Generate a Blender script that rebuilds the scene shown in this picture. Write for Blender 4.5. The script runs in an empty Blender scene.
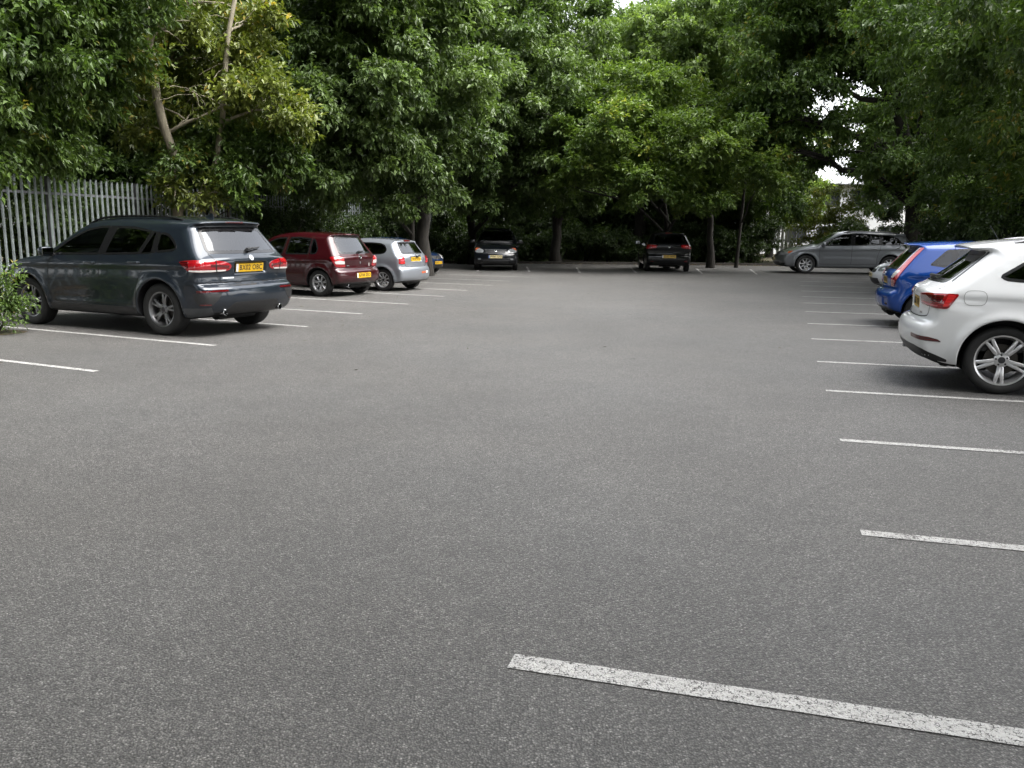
import bpy, bmesh, math, random
import numpy as np
from mathutils import Vector, Matrix

random.seed(7)
rng = np.random.default_rng(11)
scene = bpy.context.scene
COL = scene.collection
R = math.radians

# ------------------------------------------------------------------ camera numbers
CAM_F, CAM_PITCH, CAM_ROLL, CAM_H = 845.0, 0.180, 0.010, 1.55


def cam_matrix():
    cp, sp = math.cos(CAM_PITCH), math.sin(CAM_PITCH)
    Rp = np.array([[1, 0, 0], [0, -sp, -cp], [0, cp, -sp]])
    cr, sr = math.cos(CAM_ROLL), math.sin(CAM_ROLL)
    return np.array([[cr, -sr, 0], [sr, cr, 0], [0, 0, 1]]) @ Rp


CM = cam_matrix()


def gp(px, py, z=0.0):
    """Survey: the ground point seen at a pixel of the photograph."""
    d = CM.T @ np.array([px - 512.0, py - 384.0, CAM_F])
    t = (z - CAM_H) / d[2]
    return np.array([d[0] * t, d[1] * t])


def hx(px, Y):
    """World X of pixel column px (near the horizon) at distance Y."""
    d = CM.T @ np.array([px - 512.0, 230 - 384.0, CAM_F])
    return d[0] / d[1] * Y


# ------------------------------------------------------------------ object helpers
def tag(o, label=None, cat=None, group=None, kind=None):
    if label: o['label'] = label
    if cat: o['category'] = cat
    if group: o['group'] = group
    if kind: o['kind'] = kind
    return o


def empty(name, loc, rz=0.0):
    o = bpy.data.objects.new(name, None)
    o.empty_display_size = 0.2
    COL.objects.link(o)
    o.location = (loc[0], loc[1], loc[2] if len(loc) > 2 else 0.0)
    o.rotation_euler = (0, 0, rz)
    return o


def link(name, me, parent=None, mats=None):
    o = bpy.data.objects.new(name, me)
    COL.objects.link(o)
    if mats:
        for m in (mats if isinstance(mats, (list, tuple)) else [mats]):
            me.materials.append(m)
    if parent is not None:
        o.parent = parent
    return o


def np_mesh(name, V, F, mi=None, smooth=True):
    """V (n,3), F (m,4) or (m,3) integer array -> mesh"""
    me = bpy.data.meshes.new(name)
    V = np.ascontiguousarray(V, dtype=np.float32)
    F = np.ascontiguousarray(F, dtype=np.int32)
    k = F.shape[1]
    me.vertices.add(len(V)); me.vertices.foreach_set('co', V.ravel())
    me.loops.add(F.size); me.loops.foreach_set('vertex_index', F.ravel())
    me.polygons.add(len(F))
    me.polygons.foreach_set('loop_start', np.arange(len(F), dtype=np.int32) * k)
    if mi is not None:
        me.polygons.foreach_set('material_index', np.asarray(mi, dtype=np.int32))
    me.polygons.foreach_set('use_smooth', np.full(len(F), smooth, dtype=bool))
    me.update(calc_edges=True)
    return me


class MB:
    """collects faces of mixed size and links them as one mesh object"""
    def __init__(self):
        self.v, self.f, self.m, self.s = [], [], [], []

    def add(self, vs, fs, mi=0, smooth=False):
        b = len(self.v)
        self.v += [tuple(map(float, p)) for p in vs]
        for f in fs:
            self.f.append(tuple(b + i for i in f)); self.m.append(mi); self.s.append(smooth)

    def box(self, c, s, rz=0.0, mi=0, M=None, taper=1.0):
        hx_, hy_, hz_ = s[0] / 2, s[1] / 2, s[2] / 2
        vs = []
        for dz in (-1, 1):
            k = taper if dz > 0 else 1.0
            for dx, dy in ((-1, -1), (1, -1), (1, 1), (-1, 1)):
                x, y, z = dx * hx_ * k, dy * hy_ * k, dz * hz_
                if M is not None:
                    p = M @ Vector((x, y, z)); x, y, z = p
                else:
                    x, y = x * math.cos(rz) - y * math.sin(rz), x * math.sin(rz) + y * math.cos(rz)
                vs.append((c[0] + x, c[1] + y, c[2] + z))
        self.add(vs, [(3, 2, 1, 0), (4, 5, 6, 7), (0, 1, 5, 4), (1, 2, 6, 5), (2, 3, 7, 6), (3, 0, 4, 7)], mi)

    def tube(self, pts, rad, n=8, mi=0, caps=True):
        pts = [Vector(p) for p in pts]
        rad = rad if isinstance(rad, (list, tuple)) else [rad] * len(pts)
        rings = []
        ref = Vector((0.13, 0.21, 1)).normalized()
        for i, p in enumerate(pts):
            t = (pts[min(i + 1, len(pts) - 1)] - pts[max(i - 1, 0)]).normalized()
            a = t.cross(ref)
            if a.length < 0.1: a = t.cross(Vector((1, 0, 0)))
            a.normalize(); b = t.cross(a)
            rings.append([p + (a * math.cos(2 * math.pi * k / n) + b * math.sin(2 * math.pi * k / n)) * rad[i] for k in range(n)])
        vs = [q for r_ in rings for q in r_]
        fs = []
        for i in range(len(pts) - 1):
            for k in range(n):
                k2 = (k + 1) % n
                fs.append((i * n + k, i * n + k2, (i + 1) * n + k2, (i + 1) * n + k))
        if caps:
            fs.append(tuple(range(n - 1, -1, -1))); fs.append(tuple((len(pts) - 1) * n + k for k in range(n)))
        self.add(vs, fs, mi, True)

    def lathe(self, prof, n=32, axis='y', c=(0, 0, 0), mi=0, smooth=True, closed=False):
        """prof: (radius, along) list, turned round the axis"""
        vs = []
        for r_, a in prof:
            for k in range(n):
                th = 2 * math.pi * k / n
                if axis == 'y': vs.append((c[0] + r_ * math.cos(th), c[1] + a, c[2] + r_ * math.sin(th)))
                elif axis == 'x': vs.append((c[0] + a, c[1] + r_ * math.cos(th), c[2] + r_ * math.sin(th)))
                else: vs.append((c[0] + r_ * math.cos(th), c[1] + r_ * math.sin(th), c[2] + a))
        fs = []
        m = len(prof)
        for i in range(m if closed else m - 1):
            j = (i + 1) % m
            for k in range(n):
                k2 = (k + 1) % n
                fs.append((i * n + k, i * n + k2, j * n + k2, j * n + k))
        self.add(vs, fs, mi, smooth)

    def build(self, name, mats, parent=None):
        me = bpy.data.meshes.new(name)
        me.from_pydata(self.v, [], self.f)
        me.polygons.foreach_set('material_index', np.array(self.m, dtype=np.int32))
        me.polygons.foreach_set('use_smooth', np.array(self.s, dtype=bool))
        bm = bmesh.new(); bm.from_mesh(me)
        bmesh.ops.recalc_face_normals(bm, faces=bm.faces)
        for e in bm.edges:
            if len(e.link_faces) == 2 and e.calc_face_angle(0) > R(38): e.smooth = False
        bm.to_mesh(me); bm.free()
        return link(name, me, parent, mats)


def copy_tree(o, parent=None):
    c = o.copy(); COL.objects.link(c)
    if parent is not None: c.parent = parent
    for ch in list(o.children): copy_tree(ch, c)
    return c


# ------------------------------------------------------------------ materials
def new_mat(name):
    m = bpy.data.materials.new(name); m.use_nodes = True
    nt = m.node_tree
    b = nt.nodes['Principled BSDF']
    return m, nt, b


def N(nt, typ, **kw):
    n = nt.nodes.new(typ)
    for k, v in kw.items():
        if k.startswith('i_'):
            n.inputs[k[2:].replace('_', ' ')].default_value = v
        else:
            setattr(n, k, v)
    return n


def lk(nt, a, b): nt.links.new(a, b)


def ramp(nt, fac, stops, interp='LINEAR'):
    r_ = N(nt, 'ShaderNodeValToRGB'); r_.color_ramp.interpolation = interp
    cr = r_.color_ramp
    while len(cr.elements) < len(stops): cr.elements.new(0.5)
    for e, (p, c) in zip(cr.elements, stops):
        e.position = p
        e.color = (c, c, c, 1) if not isinstance(c, (tuple, list)) else (c[0], c[1], c[2], 1)
    lk(nt, fac, r_.inputs['Fac'])
    return r_.outputs['Color']


def mixc(nt, fac, a, b, mode='MIX'):
    m = N(nt, 'ShaderNodeMix', data_type='RGBA', blend_type=mode)
    for sock, v in ((m.inputs[0], fac), (m.inputs[6], a), (m.inputs[7], b)):
        if hasattr(v, 'links') or isinstance(v, bpy.types.NodeSocket): lk(nt, v, sock)
        elif isinstance(v, (int, float)): sock.default_value = v
        else: sock.default_value = (v[0], v[1], v[2], 1)
    return m.outputs[2]


def simple(name, col, rough=0.5, metal=0.0, spec=0.5, noise=0.0, nscale=6.0, coat=0.0, emit=0.0):
    m, nt, b = new_mat(name)
    b.inputs['Roughness'].default_value = rough
    b.inputs['Metallic'].default_value = metal
    b.inputs['Specular IOR Level'].default_value = spec
    b.inputs['Coat Weight'].default_value = coat
    b.inputs['Coat Roughness'].default_value = 0.04
    if noise > 0:
        tc = N(nt, 'ShaderNodeTexCoord')
        no = N(nt, 'ShaderNodeTexNoise', i_Scale=nscale, i_Detail=5.0)
        lk(nt, tc.outputs['Object'], no.inputs['Vector'])
        c = ramp(nt, no.outputs['Fac'], [(0.3, tuple(max(0, k * (1 - noise)) for k in col)), (0.7, tuple(min(1, k * (1 + noise)) for k in col))])
        lk(nt, c, b.inputs['Base Color'])
    else:
        b.inputs['Base Color'].default_value = (*col, 1)
    if emit:
        b.inputs['Emission Color'].default_value = (*col, 1); b.inputs['Emission Strength'].default_value = emit
    return m
# ================================================================== CARS
def mat_paint(*a, **k):
    return simple(a[0] + '_trim', a[1], 0.3, metal=a[2] if len(a) > 2 else 0, coat=1.0), a, k


def shell_paint(name, col, metal=0.0, rough=0.35, dirt=0.25, inner=(0.012, 0.012, 0.013), arches=()):
    """car paint under clear lacquer, road dirt towards the sills, dark trim on the inside of the shell, black liners in the arches and below"""
    m, nt, b = new_mat(name)
    tc = N(nt, 'ShaderNodeTexCoord')
    sep = N(nt, 'ShaderNodeSeparateXYZ'); lk(nt, tc.outputs['Object'], sep.inputs[0])
    fl = N(nt, 'ShaderNodeTexNoise', i_Scale=900.0, i_Detail=1.0); lk(nt, tc.outputs['Object'], fl.inputs['Vector'])
    base = mixc(nt, fl.outputs['Fac'], tuple(c * (0.86 if metal else 0.97) for c in col), tuple(min(1, c * (1.14 if metal else 1.02)) for c in col))
    dn = N(nt, 'ShaderNodeTexNoise', i_Scale=5.0, i_Detail=7.0, i_Roughness=0.65); lk(nt, tc.outputs['Object'], dn.inputs['Vector'])
    hz = N(nt, 'ShaderNodeMapRange'); hz.inputs['From Min'].default_value = 0.62; hz.inputs['From Max'].default_value = 0.2
    lk(nt, sep.outputs['Z'], hz.inputs['Value'])
    dm = N(nt, 'ShaderNodeMath', operation='MULTIPLY'); lk(nt, hz.outputs['Result'], dm.inputs[0]); lk(nt, dn.outputs['Fac'], dm.inputs[1])
    dm2 = N(nt, 'ShaderNodeMath', operation='MULTIPLY', use_clamp=True); lk(nt, dm.outputs[0], dm2.inputs[0]); dm2.inputs[1].default_value = dirt * 1.6
    c2 = mixc(nt, dm2.outputs[0], base, (0.055, 0.05, 0.043))
    geo = N(nt, 'ShaderNodeNewGeometry')

    def mth(op, x, y=None, cl=False):
        n_ = N(nt, 'ShaderNodeMath', operation=op, use_clamp=cl)
        for i_, v_ in enumerate((x, y)):
            if v_ is None: continue
            if isinstance(v_, (int, float)): n_.inputs[i_].default_value = v_
            else: lk(nt, v_, n_.inputs[i_])
        return n_.outputs[0]
    sn = N(nt, 'ShaderNodeSeparateXYZ'); lk(nt, geo.outputs['Normal'], sn.inputs[0])
    mask = mth('MULTIPLY', mth('LESS_THAN', sn.outputs['Z'], -0.72), mth('LESS_THAN', sep.outputs['Z'], 0.42))
    for xw, zw, ra in arches:
        dx, dz = mth('SUBTRACT', sep.outputs['X'], xw), mth('SUBTRACT', sep.outputs['Z'], zw)
        dd = mth('SQRT', mth('ADD', mth('MULTIPLY', dx, dx), mth('MULTIPLY', dz, dz)))
        mask = mth('MAXIMUM', mask, mth('LESS_THAN', dd, ra + 0.006))
    b.inputs['Specular IOR Level'].default_value = 0.12
    hid = mth('MAXIMUM', mask, geo.outputs['Backfacing'])
    c3 = mixc(nt, hid, c2, inner)
    lk(nt, c3, b.inputs['Base Color'])
    lk(nt, mth('MULTIPLY', mth('SUBTRACT', 1.0, hid, True), metal), b.inputs['Metallic'])
    ro = N(nt, 'ShaderNodeMapRange'); ro.inputs['To Min'].default_value = rough; ro.inputs['To Max'].default_value = 0.8
    lk(nt, dm2.outputs[0], ro.inputs['Value']); lk(nt, ro.outputs['Result'], b.inputs['Roughness'])
    inv = N(nt, 'ShaderNodeMath', operation='SUBTRACT', use_clamp=True); inv.inputs[0].default_value = 1.0
    sm = N(nt, 'ShaderNodeMath', operation='ADD'); lk(nt, hid, sm.inputs[0]); lk(nt, dm2.outputs[0], sm.inputs[1])
    lk(nt, sm.outputs[0], inv.inputs[1]); lk(nt, inv.outputs[0], b.inputs['Coat Weight'])
    b.inputs['Coat Roughness'].default_value = 0.035
    wv = N(nt, 'ShaderNodeTexNoise', i_Scale=9.0, i_Detail=2.0); lk(nt, tc.outputs['Object'], wv.inputs['Vector'])
    bp = N(nt, 'ShaderNodeBump', i_Strength=0.05, i_Distance=0.004); lk(nt, wv.outputs['Fac'], bp.inputs['Height'])
    lk(nt, bp.outputs['Normal'], b.inputs['Coat Normal'])
    return m


def mat_glass(name, tint, dens):
    """thin car window: a tinted see-through pane with a Fresnel reflection"""
    m = bpy.data.materials.new(name); m.use_nodes = True
    nt = m.node_tree; nt.nodes.clear()
    out = N(nt, 'ShaderNodeOutputMaterial')
    tr = N(nt, 'ShaderNodeBsdfTransparent'); tr.inputs['Color'].default_value = (*tint, 1)
    gl = N(nt, 'ShaderNodeBsdfGlossy'); gl.inputs['Roughness'].default_value = 0.02
    gl.inputs['Color'].default_value = (0.95, 0.97, 1, 1)
    fr = N(nt, 'ShaderNodeFresnel', i_IOR=dens)
    mx = N(nt, 'ShaderNodeMixShader')
    lk(nt, fr.outputs[0], mx.inputs['Fac']); lk(nt, tr.outputs[0], mx.inputs[1]); lk(nt, gl.outputs[0], mx.inputs[2])
    lk(nt, mx.outputs[0], out.inputs['Surface'])
    return m


def mat_lens(name, col, stripes=0.0, dark=0.5):
    m, nt, b = new_mat(name)
    tc = N(nt, 'ShaderNodeTexCoord')
    w = N(nt, 'ShaderNodeTexWave', wave_type='BANDS', bands_direction='Z', i_Scale=stripes or 8.0)
    lk(nt, tc.outputs['Object'], w.inputs['Vector'])
    c = mixc(nt, w.outputs['Fac'], tuple(k * dark for k in col), col)
    lk(nt, c, b.inputs['Base Color'])
    b.inputs['Roughness'].default_value = 0.12
    b.inputs['Coat Weight'].default_value = 1.0
    b.inputs['Subsurface Weight'].default_value = 0.0
    return m


MT = {}
MT['plastic'] = simple('black_plastic', (0.016, 0.016, 0.017), 0.45, noise=0.25, nscale=14)
MT['trim'] = simple('gloss_black_trim', (0.008, 0.008, 0.009), 0.18)
MT['greytrim'] = simple('grey_plastic', (0.045, 0.048, 0.052), 0.4, noise=0.15)
MT['seam'] = simple('shut_line', (0.003, 0.003, 0.003), 0.8)
MT['seam_soft'] = simple('soft_shut_line', (0.30, 0.30, 0.305), 0.6)
MT['mirror'] = simple('mirror_glass', (0.25, 0.27, 0.28), 0.03, metal=1.0)
MT['chrome'] = simple('chrome', (0.62, 0.63, 0.65), 0.14, metal=1.0)
MT['tyre'] = simple('tyre_rubber', (0.008, 0.008, 0.008), 0.72, noise=0.35, nscale=22)
MT['alloy'] = simple('alloy', (0.42, 0.42, 0.43), 0.3, metal=0.85, noise=0.12, nscale=18)
MT['alloy_mid'] = simple('alloy_mid', (0.22, 0.22, 0.225), 0.3, metal=0.85, noise=0.12, nscale=18)
MT['alloy_bright'] = simple('alloy_bright', (0.6, 0.6, 0.61), 0.28, metal=0.75, noise=0.08, nscale=18)
MT['alloy_dark'] = simple('alloy_dark', (0.06, 0.06, 0.065), 0.3, metal=0.7)
MT['disc'] = simple('brake_disc', (0.05, 0.045, 0.04), 0.5, metal=0.6)
MT['well'] = simple('wheel_well_liner', (0.006, 0.006, 0.006), 0.9)
MT['red'] = mat_lens('red_lens', (0.36, 0.006, 0.012), 16, 0.45)
MT['red_dark'] = mat_lens('dark_red_lens', (0.10, 0.004, 0.006), 14, 0.4)
MT['red_bright'] = mat_lens('bright_red_lens', (0.62, 0.03, 0.03), 10, 0.8)
MT['pink'] = mat_lens('milky_red_lens', (0.52, 0.09, 0.11), 12, 0.8)
MT['clear'] = mat_lens('clear_lens', (0.62, 0.6, 0.58), 12, 0.7)
MT['amber'] = mat_lens('amber_lens', (0.5, 0.12, 0.05), 10, 0.7)
MT['headlamp'] = mat_lens('headlamp_lens', (0.30, 0.315, 0.33), 9, 0.3)
MT['plate_y'] = simple('yellow_plate', (0.50, 0.30, 0.012), 0.35)
MT['plate_w'] = simple('cream_plate', (0.62, 0.52, 0.28), 0.35)
MT['plate_blue'] = simple('blue_plate_band', (0.10, 0.18, 0.42), 0.35)
MT['plate_pale'] = simple('pale_plate_band', (0.5, 0.52, 0.56), 0.35)
MT['ink'] = simple('plate_ink', (0.01, 0.01, 0.01), 0.6)
MT['seat'] = simple('seat_cloth', (0.02, 0.02, 0.022), 0.85, noise=0.3, nscale=30)
MT['glass'] = mat_glass('window_glass', (0.42, 0.46, 0.45), 1.5)
MT['glass_dark'] = mat_glass('privacy_glass', (0.13, 0.14, 0.145), 1.55)
MT['glass_rear'] = mat_glass('rear_glass', (0.20, 0.22, 0.22), 1.75)
MT['paper'] = simple('paper', (0.6, 0.62, 0.6), 0.8)


def chaikin(pts, it=2, closed=False, q=0.25):
    P = np.array(pts, float)
    for _ in range(it):
        A = P; B = np.roll(P, -1, 0)
        if not closed: A, B = P[:-1], P[1:]
        n = np.empty((2 * len(A), 2)); n[0::2] = A * (1 - q) + B * q; n[1::2] = A * q + B * (1 - q)
        if not closed: n = np.vstack([P[:1], n, P[-1:]])
        P = n
    return P


def resample(P, step, closed=False):
    P = np.array(P, float)
    if closed: P = np.vstack([P, P[:1]])
    d = np.r_[0, np.cumsum(np.hypot(*np.diff(P, axis=0).T))]
    n = max(2, int(math.ceil(d[-1] / step)) + 1)
    t = np.linspace(0, d[-1], n)
    Q = np.stack([np.interp(t, d, P[:, 0]), np.interp(t, d, P[:, 1])], 1)
    return Q[:-1] if closed else Q


def round_poly(pts, r=0.03, n=4):
    """round every corner of a closed polygon by about r"""
    P = [np.array(p, float) for p in pts]; out = []
    m = len(P)
    for i in range(m):
        a, b, c = P[i - 1], P[i], P[(i + 1) % m]
        u, v = a - b, c - b
        lu, lv = np.hypot(*u), np.hypot(*v)
        d = min(r, lu * 0.45, lv * 0.45)
        p0, p1 = b + u / lu * d, b + v / lv * d
        for k in range(n + 1):
            t = k / n
            out.append((1 - t) ** 2 * p0 + 2 * t * (1 - t) * b + t * t * p1)
    return np.array(out)


def in_poly(x, y, P):
    c = np.zeros(x.shape, bool)
    for i in range(len(P)):
        x1, y1 = P[i - 1]; x2, y2 = P[i]
        if y1 == y2: continue
        c ^= ((y1 > y) != (y2 > y)) & (x < (x2 - x1) * (y - y1) / (y2 - y1) + x1)
    return c


def inset_loop(P, d):
    """offset of a closed loop towards its inside"""
    P = np.array(P, float)
    T = np.roll(P, -1, 0) - np.roll(P, 1, 0); T /= np.maximum(1e-9, np.hypot(*T.T))[:, None]
    A = 0.5 * np.sum(P[:, 0] * np.roll(P[:, 1], -1) - np.roll(P[:, 0], -1) * P[:, 1])
    Nn = np.stack([-T[:, 1], T[:, 0]], 1) * (1 if A > 0 else -1)
    return P + Nn * d


def smax(a, b, k):
    h = np.maximum(k - np.abs(a - b), 0) / k
    return np.maximum(a, b) + h * h * k * 0.25


def sstep(a, b, x):
    t = np.clip((x - a) / (b - a), 0, 1)
    return t * t * (3 - 2 * t)


class Shape:
    """a car body as a smooth solid: side outline, section widths, plan taper, wheel arches and pressed features"""
    def __init__(s, sp):
        s.sp = sp; s.L, s.W, s.H = sp['L'], sp['W'], sp['H']
        P = chaikin(sp['outline'], 2, True)
        s.h = 0.015
        s.x0, s.z0 = -0.45, -0.35
        nx, nz = int((s.L + 0.9) / s.h), int((s.H + 0.8) / s.h)
        X, Z = np.meshgrid(s.x0 + s.h * np.arange(nx), s.z0 + s.h * np.arange(nz), indexing='ij')
        D = np.full(X.shape, 1e9)
        for i in range(len(P)):
            a, b = P[i - 1], P[i]; e = b - a; l2 = e @ e
            if l2 < 1e-12: continue
            t = np.clip(((X - a[0]) * e[0] + (Z - a[1]) * e[1]) / l2, 0, 1)
            D = np.minimum(D, (X - a[0] - t * e[0]) ** 2 + (Z - a[1] - t * e[1]) ** 2)
        D = np.sqrt(D); D[in_poly(X, Z, P)] *= -1
        s.D = D
        zs = np.linspace(-0.2, s.H + 0.4, 400)
        wp = np.array(sp['width'])
        w = np.interp(zs, wp[:, 0], wp[:, 1])
        ker = np.exp(-0.5 * (np.arange(-40, 41) / 14.0) ** 2); ker /= ker.sum()
        s.zs, s.ws = zs, np.convolve(np.pad(w, 40, mode='edge'), ker, 'valid')
        s.wheels = [(sp['xr'], sp['rw']), (sp['xf'], sp['rw'])]
        s.Ra = sp.get('arch', sp['rw'] + 0.05)

    def d2(s, x, z):
        u = np.clip((x - s.x0) / s.h, 1.001, s.D.shape[0] - 3.001); v = np.clip((z - s.z0) / s.h, 1.001, s.D.shape[1] - 3.001)
        i, j = u.astype(np.int32), v.astype(np.int32); fu, fv = u - i, v - j

        def wt(t): return ((1 - t) ** 3 / 6, (3 * t ** 3 - 6 * t ** 2 + 4) / 6, (-3 * t ** 3 + 3 * t ** 2 + 3 * t + 1) / 6, t ** 3 / 6)
        a, b = wt(fu), wt(fv); o = 0
        for p in range(4):
            r_ = 0
            for q in range(4): r_ = r_ + b[q] * s.D[i + p - 1, j + q - 1]
            o = o + a[p] * r_
        return o

    def Y(s, x, z):
        sp = s.sp
        w = np.interp(z, s.zs, s.ws)
        tr, tf = sp.get('taper_r', (0.9, 0.055)), sp.get('taper_f', (1.1, 0.11))
        a = np.clip(1 - x / tr[0], 0, 1.3); b = np.clip(1 - (s.L - x) / tf[0], 0, 1.3)
        w = w * (1 - tr[1] * a ** 2.2 - tf[1] * b ** 2.2)
        for xw, rw in s.wheels:
            d = np.hypot(x - xw, z - rw)
            w = w + sp.get('flare', 0.012) * np.exp(-((d - s.Ra - 0.02) / 0.06) ** 2) * sstep(rw - 0.25, rw + 0.05, z)
        for zz, amp, sg, xa, xb in sp.get('creases', []):
            zc = zz[0] + (zz[1] - zz[0]) * x / s.L
            w = w + amp * np.tanh((z - zc) / sg) * np.exp(-((z - zc) / (sg * 4)) ** 2) * sstep(xa, xa + 0.25, x) * sstep(xb, xb - 0.25, x)
        return w

    def F(s, x, y, z):
        sp = s.sp; L, W = s.L, s.W
        y = np.abs(y); t = np.clip(y / (W / 2), 0, 1.2)
        br, bf = sp.get('bow_r', 0.10), sp.get('bow_f', 0.22)
        tt = t ** 2.4
        xe = x - br * tt * np.clip(1 - x / (0.45 * L), 0, 1.2) + bf * tt * np.clip(1 - (L - x) / (0.5 * L), 0, 1.2)
        ze = z + sp.get('crown', 0.05) * t ** 2 * sstep(0.6, 1.0, z)
        ds = s.d2(xe, ze)
        for f in sp.get('rear_press', []):   # (y0,y1,z0,z1,depth,soft) pressed into the tail
            y0, y1, z0, z1, dp, sf = f
            m = sstep(y0 - sf, y0 + sf, y) * sstep(y1 + sf, y1 - sf, y) * sstep(z0 - sf, z0 + sf, z) * sstep(z1 + sf, z1 - sf, z)
            ds = ds + dp * m * (x < L / 2)
        for f in sp.get('front_press', []):
            y0, y1, z0, z1, dp, sf = f
            m = sstep(y0 - sf, y0 + sf, y) * sstep(y1 + sf, y1 - sf, y) * sstep(z0 - sf, z0 + sf, z) * sstep(z1 + sf, z1 - sf, z)
            ds = ds + dp * m * (x > L / 2)
        dw = (y - s.Y(x, z)) * 0.96
        k = 0.07 + 0.06 * sstep(0.9, 1.4, z) + sp.get('corner', 0.0) * sstep(0.95, 0.6, z)
        f = smax(ds, dw, k)
        yin = W / 2 - 0.31
        for xw, rw in s.wheels:
            c = np.maximum(np.hypot(x - xw, z - rw) - s.Ra, yin - y)
            f = smax(f, -c, 0.02)
        return f

    def grad(s, P, e=0.004):
        g = np.empty_like(P)
        for k in range(3):
            d = np.zeros(3); d[k] = e
            A, B = P + d, P - d
            g[:, k] = s.F(A[:, 0], A[:, 1], A[:, 2]) - s.F(B[:, 0], B[:, 1], B[:, 2])
        return g / (2 * e)

    def nrm(s, P, e=0.006):
        g = s.grad(P, e)
        return g / np.maximum(1e-9, np.linalg.norm(g, axis=1))[:, None]

    def cast(s, P0, D, far=2.4):
        """first hit of rays P0 + t D with the body"""
        P0 = np.atleast_2d(np.array(P0, float)); n = len(P0); D = np.array(D, float)
        hit = np.full(n, far); done = np.zeros(n, bool)
        st = 0.02
        for i in range(int(far / st)):
            Q = P0 + D * (i * st)
            ins = (s.F(Q[:, 0], Q[:, 1], Q[:, 2]) < 0) & ~done
            hit[ins] = i * st; done |= ins
            if done.all(): break
        a, b = hit - st, hit.copy()
        for _ in range(12):
            m = (a + b) / 2; Q = P0 + D * m[:, None]
            ins = s.F(Q[:, 0], Q[:, 1], Q[:, 2]) < 0
            b = np.where(ins, m, b); a = np.where(ins, a, m)
        return P0 + D * b[:, None]

    def side(s, uv):
        uv = np.atleast_2d(uv)
        return s.cast(np.stack([uv[:, 0], np.full(len(uv), s.W / 2 + 0.15), uv[:, 1]], 1), (0, -1, 0), 1.1)

    def rear(s, uv):
        uv = np.atleast_2d(uv)
        return s.cast(np.stack([np.full(len(uv), -0.15), uv[:, 0], uv[:, 1]], 1), (1, 0, 0), 2.0)

    def front(s, uv):
        uv = np.atleast_2d(uv)
        return s.cast(np.stack([np.full(len(uv), s.L + 0.15), uv[:, 0], uv[:, 1]], 1), (-1, 0, 0), 2.4)

    def above(s, uv):
        uv = np.atleast_2d(uv)
        return s.cast(np.stack([uv[:, 0], uv[:, 1], np.full(len(uv), s.H + 0.15)], 1), (0, 0, -1), 1.4)

    def diag(s, at_rear):
        """projection from the corner (rear or front, left side) at 45 degrees"""
        if at_rear:
            d = np.array([math.sqrt(.5), -math.sqrt(.5), 0]); o = np.array([0, s.W / 2, 0])
        else:
            d = np.array([-math.sqrt(.5), -math.sqrt(.5), 0]); o = np.array([s.L, s.W / 2, 0])
        e = np.array([-d[1], d[0], 0])

        def f(uv):
            uv = np.atleast_2d(uv)
            P0 = o - d * 0.6 + uv[:, :1] * e; P0[:, 2] = uv[:, 1]
            return s.cast(P0, d, 2.2)

        def to_uv(P): return np.stack([(P - o) @ e, P[:, 2]], 1)
        return f, to_uv

    def mesh(s, step):
        """surface nets, pulled on to the exact surface"""
        xs = np.arange(-0.2, s.L + 0.2, step); zs = np.arange(0.05, s.H + 0.12, step)
        ny = int((s.W / 2 + 0.1) / step) + 1
        ys = (np.arange(-ny, ny) + 0.5) * step
        half = ys[ny:]
        G = s.F(xs[:, None, None], half[None, :, None], zs[None, None, :])
        G = np.concatenate([G[:, ::-1], G], 1)
        ins = G < 0
        nx, nyy, nz = G.shape
        c = np.zeros((nx - 1, nyy - 1, nz - 1), int)
        acc = np.zeros(c.shape + (3,)); cnt = np.zeros(c.shape)
        for a in range(2):
            for b in range(2):
                for d in range(2): c += ins[a:nx - 1 + a, b:nyy - 1 + b, d:nz - 1 + d]
        act = (c > 0) & (c < 8)
        idx = np.argwhere(act)
        corners = np.array([[a, b, d] for a in range(2) for b in range(2) for d in range(2)])
        vals = np.stack([G[idx[:, 0] + a, idx[:, 1] + b, idx[:, 2] + d] for a, b, d in corners], 1)
        acc = np.zeros((len(idx), 3)); cnt = np.zeros(len(idx))
        for i in range(8):
            for j in range(i + 1, 8):
                if np.abs(corners[i] - corners[j]).sum() != 1: continue
                m = (vals[:, i] < 0) != (vals[:, j] < 0)
                t = np.where(m, vals[:, i] / np.where(m, vals[:, i] - vals[:, j], 1), 0)
                acc += np.where(m[:, None], corners[i] + t[:, None] * (corners[j] - corners[i]), 0); cnt += m
        V = (idx + acc / cnt[:, None]) * step + np.array([xs[0], ys[0], zs[0]])
        num = -np.ones(act.shape, int); num[act] = np.arange(len(idx))
        Fs = []
        for ax in range(3):
            o = [(1, 0, 0), (0, 1, 0), (0, 0, 1)][ax]
            A = ins[:nx - o[0], :nyy - o[1], :nz - o[2]]; B = ins[o[0]:, o[1]:, o[2]:]
            e = np.argwhere(A != B)
            o1, o2 = [(ax + 1) % 3, (ax + 2) % 3]
            ok = (e[:, o1] > 0) & (e[:, o2] > 0) & (e[:, o1] < act.shape[o1]) & (e[:, o2] < act.shape[o2])
            e = e[ok]; fl = A[e[:, 0], e[:, 1], e[:, 2]]
            q = []
            for p, r_ in ((0, 0), (1, 0), (1, 1), (0, 1)):
                k = e.copy(); k[:, o1] -= p; k[:, o2] -= r_
                q.append(num[k[:, 0], k[:, 1], k[:, 2]])
            q = np.stack(q, 1)
            q[~fl] = q[~fl][:, ::-1]
            Fs.append(q)
        Fq = np.concatenate(Fs)
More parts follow.
